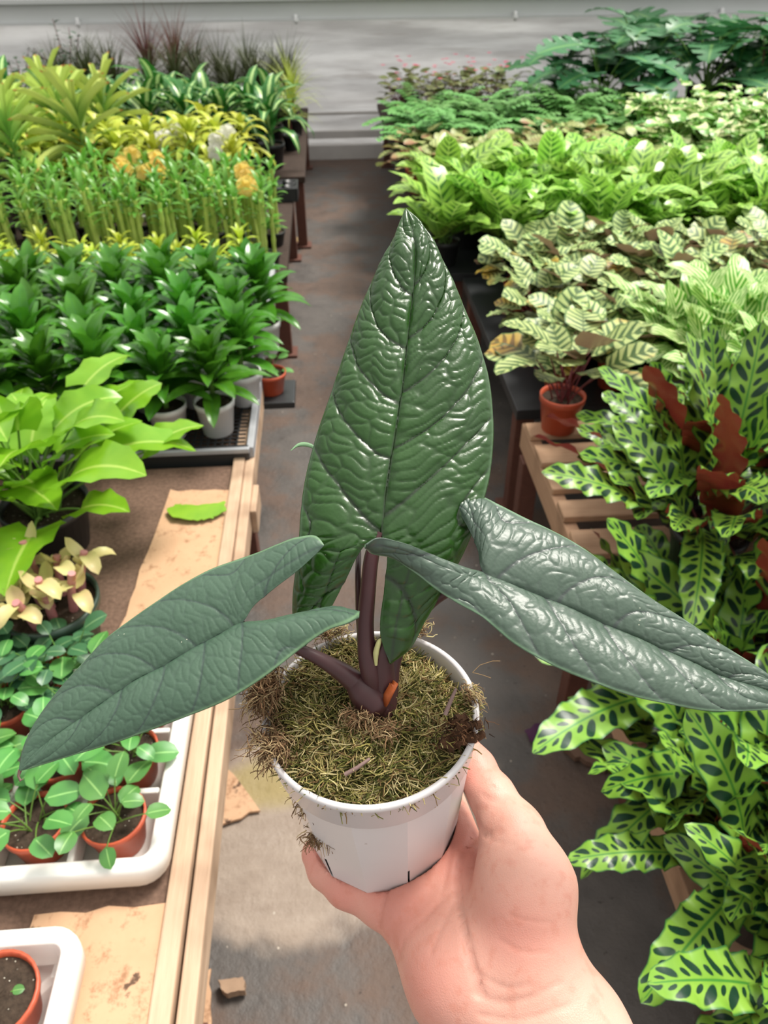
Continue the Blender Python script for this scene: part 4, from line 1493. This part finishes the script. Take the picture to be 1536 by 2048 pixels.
def arrow_leaf(name, mid, lobes, outers, lifts, mat, seed, soft=1.0, n=330, m=72, arch=(0.004, 0.004), width_scale=1.0):
    """two halves, each ruled between the midrib (running on into the lobe's inner edge) and the outer margin; control points are seen places with a distance each"""
    V = np.linspace(0, 1, m)
    verts, faces, cols = [], [], []
    s = np.linspace(0, 1, n)
    # finer rows near the tip and lobe ends
    s = 0.5*(s+0.5-0.5*np.cos(math.pi*s))
    for h, side in ((0, 1), (1, -1)):
        inn = mid+lobes[h]
        I = catmull([p[0] for p in inn], [pt(*p[1:]) for p in inn], s)
        out = outers[h]
        O = catmull([p[0] for p in out], [pt(*p[1:]) for p in out], s)
        G = I[:, None]+(O-I)[:, None]*V[None, :, None]
        w = np.linalg.norm(O-I, axis=1)
        ds = np.gradient(G, axis=0)
        dv = np.gradient(G, axis=1)
        N = np.cross(ds, dv)
        N /= np.linalg.norm(N, axis=2)[..., None]+1e-12
        sg = np.sign(((CAM-G)*N).sum(-1).mean())
        N = N*sg
        # one smooth normal per row keeps the relief clean where the ruling pinches
        N = np.broadcast_to(N[:, m//2][:, None], N.shape).copy()
        ker = np.ones(31)/31
        for c_ in range(3):
            N[..., c_] = np.convolve(np.pad(N[:, 0, c_], 15, mode='edge'), ker, 'valid')[:, None]
        N /= np.linalg.norm(N, axis=2)[..., None]
        S2, V2 = np.meshgrid(s, V, indexing='ij')
        H, vein_shade, rim = relief(S2, V2, side, seed+h*5, soft)
        aa = arch[h]*4*V2*(1-V2)*np.clip(w/0.03, 0, 1)[:, None]
        pinch = np.clip(np.minimum(S2/0.05, (1-S2)/0.05), 0, 1)
        mmh = 0.00034*H*pinch*mid[len(mid)//2][3]/0.34
        G = G+N*(aa+mmh)[..., None]
        b = len(verts)
        L = tol(G.reshape(-1, 3))
        verts.extend(L.tolist())
        cols.extend(np.stack([vein_shade.ravel(), rim.ravel(), S2.ravel(), np.ones(vein_shade.size)], -1).tolist())
        for i in range(n-1):
            r0, r1 = b+i*m, b+(i+1)*m
            for j in range(m-1):
                f = (r0+j, r0+j+1, r1+j+1, r1+j)
                faces.append(f if sg > 0 else f[::-1])
    me = bpy.data.meshes.new(name)
    me.from_pydata(verts, [], faces)
    me.materials.append(mat)
    ca = me.color_attributes.new('vein_shade', 'FLOAT_COLOR', 'POINT')
    ca.data.foreach_set('color', np.array(cols, dtype=np.float32).ravel())
    me.polygons.foreach_set('use_smooth', [True]*len(me.polygons))
    me.update()
    # join the two halves along the midrib
    import bmesh
    bm = bmesh.new()
    bm.from_mesh(me)
    bmesh.ops.remove_doubles(bm, verts=bm.verts, dist=0.00005)
    bm.to_mesh(me)
    bm.free()
    o = hlink(name, me)
    md = o.modifiers.new('blade', 'SOLIDIFY')
    md.thickness = 0.0007
    md.offset = -1
    return o


def mat_aloc(name, lo, hi, dark, rimc, rough, trans, coat, glow=None):
    t = NT(name)
    a = t.n.new('ShaderNodeAttribute')
    a.attribute_name = 'vein_shade'
    sp = t.n.new('ShaderNodeSeparateColor')
    t.l.new(a.outputs['Color'], sp.inputs[0])
    n = t.noise(28, 4)
    c = t.mix(n, lo, hi)
    c = t.mix(t.math('MULTIPLY', t.sstep(sp.outputs[0], 0.15, 1.0), 0.75), c, dark)  # vein colour and painted valley shade darken the blade
    c = t.mix(t.math('MULTIPLY', sp.outputs[1], 0.7), c, rimc)
    dust = t.voro(330)
    c = t.mix(t.math('MULTIPLY', t.sstep(dust, 0.10, 0.06), t.math('GREATER_THAN', t.noise(60, 1), 0.70)), c, srgb(190, 190, 170))
    f = t.noise(420, 3)
    t.bump(t.math('ADD', t.voro(560), t.math('MULTIPLY', f, 0.6)), 0.0002, 0.45)
    m = t.fin(c, t.math('ADD', rough, t.math('MULTIPLY', n, 0.08)), 0.5, trans, glow)
    t.b.inputs['Coat Weight'].default_value = coat
    t.b.inputs['Coat Roughness'].default_value = 0.3
    return m


mA = mat_aloc('glossy_dark_green_blade', srgb(26, 60, 14), srgb(46, 94, 20), srgb(30, 36, 26), srgb(86, 118, 82), 0.30, 0.24, 0.55, srgb(104, 160, 30))
mB = mat_aloc('matte_blue_green_blade', srgb(60, 84, 68), srgb(72, 98, 78), srgb(54, 68, 64), srgb(112, 146, 106), 0.40, 0.04, 0.0)
mC = mat_aloc('bronze_green_blade', srgb(64, 82, 70), srgb(76, 94, 80), srgb(62, 68, 68), srgb(116, 150, 116), 0.34, 0.04, 0.1)
mPet = plain('maroon_petiole', srgb(74, 42, 44), 0.42, 0.5, 60, 0.2)


def Q(rows, dfun):
    return [(s, x, y, dfun(s, x, y)) for (s, x, y) in rows]


# upright leaf: leans back, its lobes hang down in front of the stem
dA = lambda s, x, y: 0.392-0.028*min(1, s/0.76)+0.012*max(0, s-0.76)/0.24
dAo = lambda s, x, y: dA(s, x, y)+0.010*math.sin(math.pi*min(1, s))**0.7
midA = Q([(0, 812, 419), (.08, 824, 460), (.15, 831, 502), (.22, 828, 568), (.30, 820, 640), (.37, 813, 700), (.44, 807, 759), (.51, 798, 819), (.58, 789, 879), (.63, 781, 924), (.69, 772, 984), (.76, 762, 1062)], dA)
leafA = arrow_leaf('leaf', midA,
           (Q([(.82, 774, 1112), (.88, 768, 1180), (.94, 760, 1260), (1.0, 778, 1326)], lambda s, x, y: dA(s, x, y)-0.004),
            Q([(.82, 722, 1100), (.88, 690, 1160), (.94, 655, 1228), (1.0, 612, 1292)], lambda s, x, y: dA(s, x, y)-0.004)),
           (Q([(0, 812, 419), (.05, 845, 455), (.12, 872, 500), (.2, 905, 565), (.28, 930, 625), (.36, 955, 685), (.44, 975, 755), (.52, 984, 830), (.60, 984, 890), (.68, 976, 960), (.76, 952, 1040), (.82, 925, 1105), (.88, 890, 1170), (.94, 848, 1242), (.975, 815, 1300), (1.0, 778, 1326)], dAo),
            Q([(0, 812, 419), (.05, 793, 470), (.12, 762, 530), (.2, 730, 600), (.28, 704, 670), (.36, 682, 735), (.44, 660, 800), (.52, 636, 870), (.6, 617, 940), (.68, 605, 1010), (.76, 600, 1080), (.82, 595, 1130), (.88, 588, 1190), (.94, 590, 1245), (1, 612, 1292)], dAo)),
           None, mA, 1, 2.1)

# left leaf: droops to the left
dB = lambda s, x, y: 0.338+0.006*min(1, s/0.76)-0.01*max(0, s-0.76)


def off_line(x, y, x0, y0, x1, y1):
    l = math.hypot(x1-x0, y1-y0)
    return ((x-x0)*(y1-y0)-(y-y0)*(x1-x0))/l


# px above the midrib line -> farther, px below -> nearer (blade faces up)
dBo = lambda s, x, y: dB(s, x, y)+0.62*off_line(x, y, 40, 1540, 484, 1247)/F*0.36
midB = Q([(0, 40, 1541), (.1, 85, 1494), (.2, 140, 1453), (.3, 205, 1408), (.4, 265, 1366), (.5, 330, 1332), (.6, 392, 1295), (.68, 440, 1270), (.76, 484, 1247)], dB)
leafB = arrow_leaf('leaf', midB,
           (Q([(.82, 508, 1212), (.88, 548, 1178), (.94, 600, 1138), (1, 648, 1092)], dBo),
            Q([(.82, 530, 1245), (.88, 600, 1228), (.94, 665, 1218), (1, 718, 1236)], lambda s, x, y: dB(s, x, y))),
           (Q([(0, 40, 1541), (.05, 50, 1495), (.12, 80, 1435), (.2, 125, 1375), (.28, 170, 1325), (.36, 215, 1278), (.44, 265, 1240), (.52, 315, 1205), (.6, 365, 1172), (.68, 420, 1142), (.76, 480, 1120), (.82, 520, 1106), (.88, 558, 1090), (.94, 600, 1076), (.98, 635, 1076), (1, 648, 1092)], dBo),
            Q([(0, 40, 1541), (.05, 60, 1535), (.12, 115, 1518), (.2, 190, 1496), (.28, 260, 1474), (.36, 330, 1448), (.44, 400, 1422), (.52, 460, 1396), (.6, 510, 1366), (.68, 555, 1334), (.76, 598, 1300), (.82, 632, 1275), (.88, 662, 1258), (.94, 695, 1248), (1, 718, 1236)], dBo)),
           None, mB, 2, 0.85)
mb = MB()
mb.tube([at_px(40, 1540, 0.338), at_px(37, 1552, 0.338), at_px(41, 1562, 0.3375), at_px(46, 1558, 0.3375)], [0.0009, 0.0006, 0.0005, 0.0003], 6)
hlink('leaf_tip', mb, plain('dried_tip', srgb(120, 92, 84), 0.6), parent=leafB)

# right leaf: broad, reaches past the right edge
dC = lambda s, x, y: 0.345+0.010*min(1, s/0.76)
dCo = lambda s, x, y: dC(s, x, y)-0.60*off_line(x, y, 1610, 1402, 968, 1147)/F*0.36
midC = Q([(0, 1612, 1402), (.1, 1540, 1383), (.2, 1464, 1362), (.3, 1380, 1325), (.4, 1290, 1284), (.5, 1205, 1248), (.6, 1120, 1209), (.68, 1040, 1178), (.76, 968, 1147)], dC)
leafC = arrow_leaf('leaf', midC,
           (Q([(.82, 958, 1105), (.88, 945, 1072), (.94, 925, 1035), (1, 905, 1004)], dCo),
            Q([(.82, 930, 1136), (.88, 870, 1112), (.94, 800, 1083), (.98, 750, 1076), (1, 731, 1088)], lambda s, x, y: dC(s, x, y)-0.25*max(0, s-.76)*0.1-0.06*max(0, s-0.76))),
           (Q([(0, 1612, 1402), (.05, 1580, 1385), (.12, 1520, 1340), (.2, 1440, 1290), (.28, 1370, 1243), (.36, 1300, 1198), (.44, 1225, 1143), (.52, 1160, 1095), (.6, 1100, 1062), (.68, 1045, 1036), (.76, 1000, 1013), (.82, 970, 998), (.88, 945, 988), (.94, 920, 985), (1, 905, 1004)], dCo),
            Q([(0, 1612, 1402), (.05, 1580, 1412), (.12, 1500, 1420), (.2, 1420, 1421), (.28, 1340, 1408), (.36, 1260, 1390), (.44, 1180, 1362), (.52, 1100, 1328), (.6, 1030, 1288), (.68, 965, 1235), (.76, 905, 1200), (.82, 865, 1172), (.88, 825, 1140), (.94, 780, 1112), (.98, 740, 1102), (1, 731, 1088)],
              lambda s, x, y: dCo(s, x, y)-0.02*max(0, s-0.76))),
           None, mC, 3, 1.25)


def smoothpts(P_, n=24):
    P_ = np.array(P_, float)
    S = np.linspace(0, 1, len(P_))
    return catmull(S, P_, np.linspace(0, 1, n))


def petiole(P_, R_, name='petiole', mat=None, n=28, parent=None):
    mb = MB()
    pts = smoothpts([at_px(*p) for p in P_], n)
    dep = np.interp(np.linspace(0, 1, n), np.linspace(0, 1, len(P_)), [p[2] for p in P_])
    rad = np.interp(np.linspace(0, 1, n), np.linspace(0, 1, len(R_)), R_)*dep/F
    mb.tube(pts, rad, 18)
    return hlink(name, mb, mat or mPet, parent=parent)


petiole([(761, 1064, 0.365), (744, 1110, 0.366), (736, 1180, 0.370), (731, 1260, 0.376), (738, 1330, 0.380), (756, 1395, 0.392)], [9, 15, 16, 17, 20, 22], parent=leafA)
petiole([(768, 1412, 0.392), (735, 1385, 0.388), (690, 1348, 0.385), (640, 1318, 0.381), (595, 1297, 0.377), (540, 1272, 0.362), (486, 1250, 0.346)], [24, 27, 20, 14, 11, 10, 8], parent=leafB)
petiole([(760, 1420, 0.395), (745, 1400, 0.390), (722, 1375, 0.387), (700, 1355, 0.386)], [20, 40, 32, 17], 'petiole_sheath')
petiole([(775, 1400, 0.394), (790, 1310, 0.388), (840, 1228, 0.384), (890, 1185, 0.375), (968, 1149, 0.358)], [20, 16, 13, 12, 10], parent=leafC)
petiole([(768, 1420, 0.394), (766, 1380, 0.390), (764, 1335, 0.384), (768, 1295, 0.378), (782, 1275, 0.374)], [27, 28, 25, 22, 10], 'petiole_sheath')
petiole([(752, 1330, 0.376), (752, 1306, 0.373), (758, 1284, 0.371), (763, 1278, 0.371)], [3, 6, 5, 2], 'sheath_edge', plain('pale_sheath', srgb(206, 204, 140), 0.5))
petiole([(722, 1290, 0.40), (718, 1220, 0.392), (716, 1150, 0.38), (716, 1090, 0.392), (700, 1000, 0.398), (650, 920, 0.402)], [7, 7, 6, 5, 4, 3])
# the narrow young leaf behind the upright one
mb = MB()
t_ = np.linspace(0, 1, 12)
cp = smoothpts([at_px(650, 915, 0.402), at_px(625, 893, 0.402), at_px(600, 889, 0.402), at_px(582, 900, 0.401)], 12)
wv = 0.0011*np.sin(math.pi*t_**0.8)**0.6+0.0001
vv = np.linspace(-1, 1, 5)
nz_ = tol(pt(600, 880, 0.378))-tol(pt(600, 890, 0.378))
nz_ /= np.linalg.norm(nz_)
mb.grid(cp[:, None]+(wv[:, None]*vv[None])[..., None]*nz_+np.array([0.0006, 0, 0])*(1-vv[None, :, None]**2))
o = hlink('young_leaf', mb, plain('young_leaf', srgb(128, 168, 124), 0.45))
o.modifiers.new('blade', 'SOLIDIFY').thickness = 0.0005
# dry husk at the base
mb = MB()
cp = np.array([at_px(772, 1405, 0.383), at_px(778, 1385, 0.380), at_px(788, 1368, 0.381), at_px(780, 1358, 0.384)])
gr = []
for k, w in enumerate((7, 11, 9, 3)):
    gr.append([cp[k]+np.array([0.0022*(1-v*v)*1.2, v*w*0.38/F, 0.0006*math.sin(k*3+v*4)]) for v in np.linspace(-1, 1, 7)])
mb.grid(np.array(gr))
o = hlink('dry_husk', mb, plain('orange_husk', srgb(168, 84, 40), 0.6, 0.3, 200, 0.3))
o.modifiers.new('husk', 'SOLIDIFY').thickness = 0.0006


# ------------------------------------------------------------------ the hand that holds it
def hp(px, py, d):
    return pt(px, py, d)


PR = []


def cap(a, b, ra, rb, k=0.008, grp='a'):
    """a tapered limb segment between two seen places, radii as seen in the photograph"""
    A, B = hp(*a), hp(*b)
    PR.append((A, B, ra*a[2]/F, rb*b[2]/F, k))


def capw(A, B, ra, rb, k=0.005):
    PR.append((np.asarray(A), np.asarray(B), ra, rb, k))


cap((1500, 2900, .30), (1075, 2070, .388), 150, 122, 0.010)
cap((1600, 2900, .30), (1140, 2065, .385), 150, 110, 0.010)
cap((1075, 2070, .388), (930, 1945, .402), 122, 112, 0.012)
cap((1140, 2065, .385), (1056, 1930, .396), 110, 100, 0.010)
cap((925, 1950, .404), (842, 1838, .428), 112, 78, 0.012)
cap((985, 1920, .410), (890, 1790, .436), 110, 66, 0.012)
cap((985, 1900, .412), (930, 1745, .440), 100, 56, 0.012)
cap((1045, 1900, .398), (1050, 1770, .402), 104, 96, 0.012)
cap((1050, 1775, .402), (1025, 1670, .417), 92, 66, 0.010)
cap((1025, 1670, .417), (984, 1592, .432), 58, 44, 0.006)
cap((984, 1592, .432), (948, 1540, .446), 44, 39, 0.005)
cap((950, 1535, .446), (918, 1492, .458), 41, 34, 0.005)
# little finger along the front of the base, up round its left side
cap((835, 1822, .432), (770, 1806, .440), 60, 50, 0.008)
cap((770, 1806, .440), (694, 1772, .447), 46, 41, 0.005)
cap((694, 1772, .447), (655, 1738, .454), 41, 39, 0.004)
cap((655, 1738, .454), (636, 1708, .462), 38, 33, 0.004)
# ring and middle fingers lie under the base
capw(hp(850, 1795, .440), loc(0.012, -0.012, -0.0125), 0.0125, 0.0105)
capw(loc(0.012, -0.012, -0.0125), loc(-0.012, -0.030, -0.011), 0.0105, 0.0095)
capw(loc(-0.012, -0.030, -0.011), loc(-0.028, -0.036, -0.009), 0.0095, 0.0085)
capw(hp(885, 1765, .444), loc(-0.002, 0.008, -0.0125), 0.013, 0.011)
capw(loc(-0.002, 0.008, -0.0125), loc(-0.034, -0.010, -0.0115), 0.011, 0.010)
capw(loc(-0.034, -0.010, -0.0115), loc(-0.052, -0.016, 0.002), 0.0095, 0.0085)
# index finger reaches up behind the pot
capw(hp(938, 1740, .440), loc(-0.022, 0.040, -0.004), 0.0135, 0.0105, 0.006)
capw(loc(-0.022, 0.040, -0.004), loc(-0.040, 0.036, 0.022), 0.0105, 0.0095, 0.004)
capw(loc(-0.040, 0.036, 0.022), loc(-0.052, 0.022, 0.042), 0.0095, 0.008, 0.004)


def seg_d(p, A, B, ra, rb):
    ba = (B-A).astype(np.float32)
    pa = p-A.astype(np.float32)
    h = np.clip((pa @ ba)/float(ba @ ba), 0, 1)
    d = np.sqrt(((pa-h[..., None]*ba)**2).sum(-1))
    return d-(ra+(rb-ra)*h)


def smin(a, b, k):
    h = np.clip(0.5+0.5*(b-a)/k, 0, 1)
    return b*(1-h)+a*h-k*h*(1-h)


def hand_sdf(p, creases=None):
    d = None
    for A, B, ra, rb, k in PR:
        s = seg_d(p, A, B, ra, rb)
        d = s if d is None else smin(d, s, k)
    if creases:
        for pts, amp, sig in creases:
            m_ = None
            for a, b in zip(pts[:-1], pts[1:]):
                s = seg_d(p, a, b, 0, 0)
                m_ = s if m_ is None else np.minimum(m_, s)
            d = d+amp*np.exp(-(m_/sig)**2)
    # flesh stops where the pot's wall begins
    q = p-BM.astype(np.float32)
    x, y, z = q @ xl.astype(np.float32), q @ yl.astype(np.float32), q @ zl.astype(np.float32)
    r = np.sqrt(x*x+y*y)
    rw = np.where(z > PH*0.795, RBT*1.04+(RR-RBT)*(z-PH*0.795)/(PH*0.2), RB*1.0+(RBT-RB)*z/(PH*0.8)+0.0006)
    pot = np.maximum(r-rw, np.maximum(-z-0.0002, z-PH))
    return np.maximum(d, -pot)


def on_skin(px, py):
    ds = np.linspace(0.30, 0.52, 450)
    P_ = np.array([pt(px, py, d) for d in ds], dtype=np.float32)
    v = hand_sdf(P_)
    i = int(np.argmax(v < 0))
    if not (v < 0).any():
        i = int(np.argmin(v))
    return P_[i].astype(float)


CR = []
for pts, amp, sig in (([(955, 1662), (925, 1712), (916, 1769), (926, 1850), (942, 1920), (962, 1990)], 0.0026, 0.0019),
                      ([(915, 1772), (880, 1803), (848, 1838), (812, 1874), (797, 1925)], 0.0015, 0.0011),
                      ([(912, 1800), (885, 1850), (862, 1905)], 0.0008, 0.0010), ([(905, 1690), (895, 1740), (880, 1800)], 0.0006, 0.0010),
                      ([(775, 1782), (764, 1812), (758, 1850)], 0.0020, 0.0013),
                      ([(694, 1765), (688, 1790), (684, 1806)], 0.0014, 0.0010), ([(652, 1725), (640, 1738), (630, 1752)], 0.0012, 0.0009),
                      ([(948, 1612), (955, 1640), (972, 1668), (1000, 1664)], 0.0022, 0.0014), ([(960, 1664), (985, 1680), (1030, 1690)], 0.0008, 0.0010),
                      ([(965, 1590), (982, 1600), (1005, 1606)], 0.0010, 0.0010), ([(985, 1574), (1000, 1582), (1015, 1588)], 0.0007, 0.0008),
                      ([(945, 1985), (1000, 2005), (1060, 1995), (1120, 1965)], 0.0010, 0.0011), ([(960, 1950), (1010, 1975), (1060, 1970)], 0.0007, 0.0009),
                      ([(1020, 1830), (1060, 1842), (1100, 1846)], 0.0005, 0.0009), ([(1000, 1880), (1050, 1905), (1100, 1905)], 0.0005, 0.0009),
                      ([(1030, 1720), (1060, 1725), (1095, 1735)], 0.0005, 0.0008), ([(960, 2030), (1040, 2040), (1140, 2010)], 0.0008, 0.0011)):
    pp = np.array(pts, float)
    tt_ = np.linspace(0, 1, len(pp)*5)
    pp = catmull(np.linspace(0, 1, len(pp)), pp, tt_)
    CR.append(([on_skin(*p).astype(np.float32) for p in pp], amp, sig))

allp = np.array([p for A, B, *_ in PR for p in (A, B)])
near = np.array([np.minimum(A, B) for A, B, *_ in PR])
lo, hi = allp.min(0)-0.05, allp.max(0)+0.05
GH = 0.00165
dim = np.ceil((hi-lo)/GH).astype(int)+1
FV = np.empty(dim, np.float32)
gy, gz = np.meshgrid(lo[1]+GH*np.arange(dim[1]), lo[2]+GH*np.arange(dim[2]), indexing='ij')
for i in range(dim[0]):
    sl_ = np.stack([np.full_like(gy, lo[0]+GH*i), gy, gz], -1).astype(np.float32)
    FV[i] = hand_sdf(sl_)
ins = FV < 0
c8 = [(a, b, c) for a in (0, 1) for b in (0, 1) for c in (0, 1)]
sub = lambda A, o: A[o[0]:A.shape[0]-1+o[0], o[1]:A.shape[1]-1+o[1], o[2]:A.shape[2]-1+o[2]]
cnt = sum(sub(ins, o).astype(np.int8) for o in c8)
act = (cnt > 0) & (cnt < 8)
idx = np.full(act.shape, -1, np.int64)
ai = np.argwhere(act)
idx[act] = np.arange(len(ai))
acc = np.zeros((len(ai), 3))
num = np.zeros(len(ai))
cv = {o: FV[ai[:, 0]+o[0], ai[:, 1]+o[1], ai[:, 2]+o[2]] for o in c8}
for o in c8:
    for ax in range(3):
        if o[ax] == 0:
            o2 = tuple(1 if a == ax else o[a] for a in range(3))
            f0, f1 = cv[o], cv[o2]
            x = (f0 < 0) != (f1 < 0)
            t = np.where(x, f0/np.where(x, f0-f1, 1), 0)
            pos = np.tile(np.array(o, float), (len(ai), 1))
            pos[:, ax] = t
            acc += np.where(x[:, None], pos, 0)
            num += x
HVv = lo+GH*(ai+acc/num[:, None])
HF = []
for ax in range(3):
    b, c = (ax+1) % 3, (ax+2) % 3
    a0 = [slice(0, -1) if k == ax else slice(1, -1) for k in range(3)]
    a1 = [slice(1, None) if k == ax else slice(1, -1) for k in range(3)]
    e0, e1 = ins[tuple(a0)], ins[tuple(a1)]
    for flip in (0, 1):
        w = np.argwhere(e0 & ~e1) if not flip else np.argwhere(~e0 & e1)
        for k in range(3):
            if k != ax:
                w[:, k] += 1
        ub, uc = np.eye(3, dtype=int)[b], np.eye(3, dtype=int)[c]
        q_ = [w-ub-uc, w-uc, w, w-ub]
        q_ = [idx[tuple(v.T)] for v in q_]
        if flip:
            q_ = q_[::-1]
        HF.append(np.stack(q_, 1))
HF = np.concatenate(HF)
HF = HF[(HF >= 0).all(1)]
# settle the skin onto the true surface, with its creases
for it in range(2):
    g = np.zeros_like(HVv)
    f0 = hand_sdf(HVv.astype(np.float32), CR)
    for ax in range(3):
        dd = np.zeros(3)
        dd[ax] = 0.0006
        g[:, ax] = (hand_sdf((HVv+dd).astype(np.float32), CR)-hand_sdf((HVv-dd).astype(np.float32), CR))/0.0012
    g /= np.linalg.norm(g, axis=1)[:, None]+1e-6
    HVv = HVv-g*np.clip(f0, -0.0012, 0.0012)[:, None]


def mat_skin():
    t = NT('skin')
    a = t.n.new('ShaderNodeAttribute')
    a.attribute_name = 'blush'
    n = t.noise(38, 4)
    n2 = t.noise(120, 3)
    c = t.mix(n, srgb(212, 158, 140), srgb(226, 176, 158))
    c = t.mix(t.math('MULTIPLY', a.outputs['Fac'], 0.6), c, srgb(206, 118, 106))
    c = t.mix(t.math('MULTIPLY', t.sstep(n2, 0.5, 0.7), 0.3), c, srgb(200, 122, 100))
    fine = t.voro(1300)
    ln = t.noise(230, 4, stretch=(1, 0.25, 0.6))
    t.bump(t.math('ADD', fine, t.math('MULTIPLY', ln, 1.2)), 0.00022, 0.5)
    m = t.fin(c, 0.46, 0.4)
    t.b.inputs['Subsurface Weight'].default_value = 0.15
    t.b.inputs['Subsurface Radius'].default_value = (1.0, 0.35, 0.2)
    t.b.inputs['Subsurface Scale'].default_value = 0.003
    return m


me = bpy.data.meshes.new('person')
o0 = HVv.mean(0)
me.from_pydata((HVv-o0).tolist(), [], HF.tolist())
me.materials.append(mat_skin())
me.polygons.foreach_set('use_smooth', [True]*len(me.polygons))
bl = me.attributes.new('blush', 'FLOAT', 'POINT')
B_ = np.zeros(len(HVv))
for px, py, d, r in ((640, 1700, .455, .022), (770, 1790, .43, .02), (940, 1520, .445, .025), (920, 1700, .44, .03), (800, 1830, .42, .03), (1030, 1850, .385, .02), (870, 1960, .39, .025), (690, 1780, .44, .02)):
    B_ = np.maximum(B_, np.exp(-(np.linalg.norm(HVv-hp(px, py, d), axis=1)/r)**2))
bl.data.foreach_set('value', B_.astype(np.float32))
me.update()
o = link('person', me)
o.location = tuple(o0)
tag(o, 'bare hand and forearm of a person holding up the white moss pot from below', 'person')
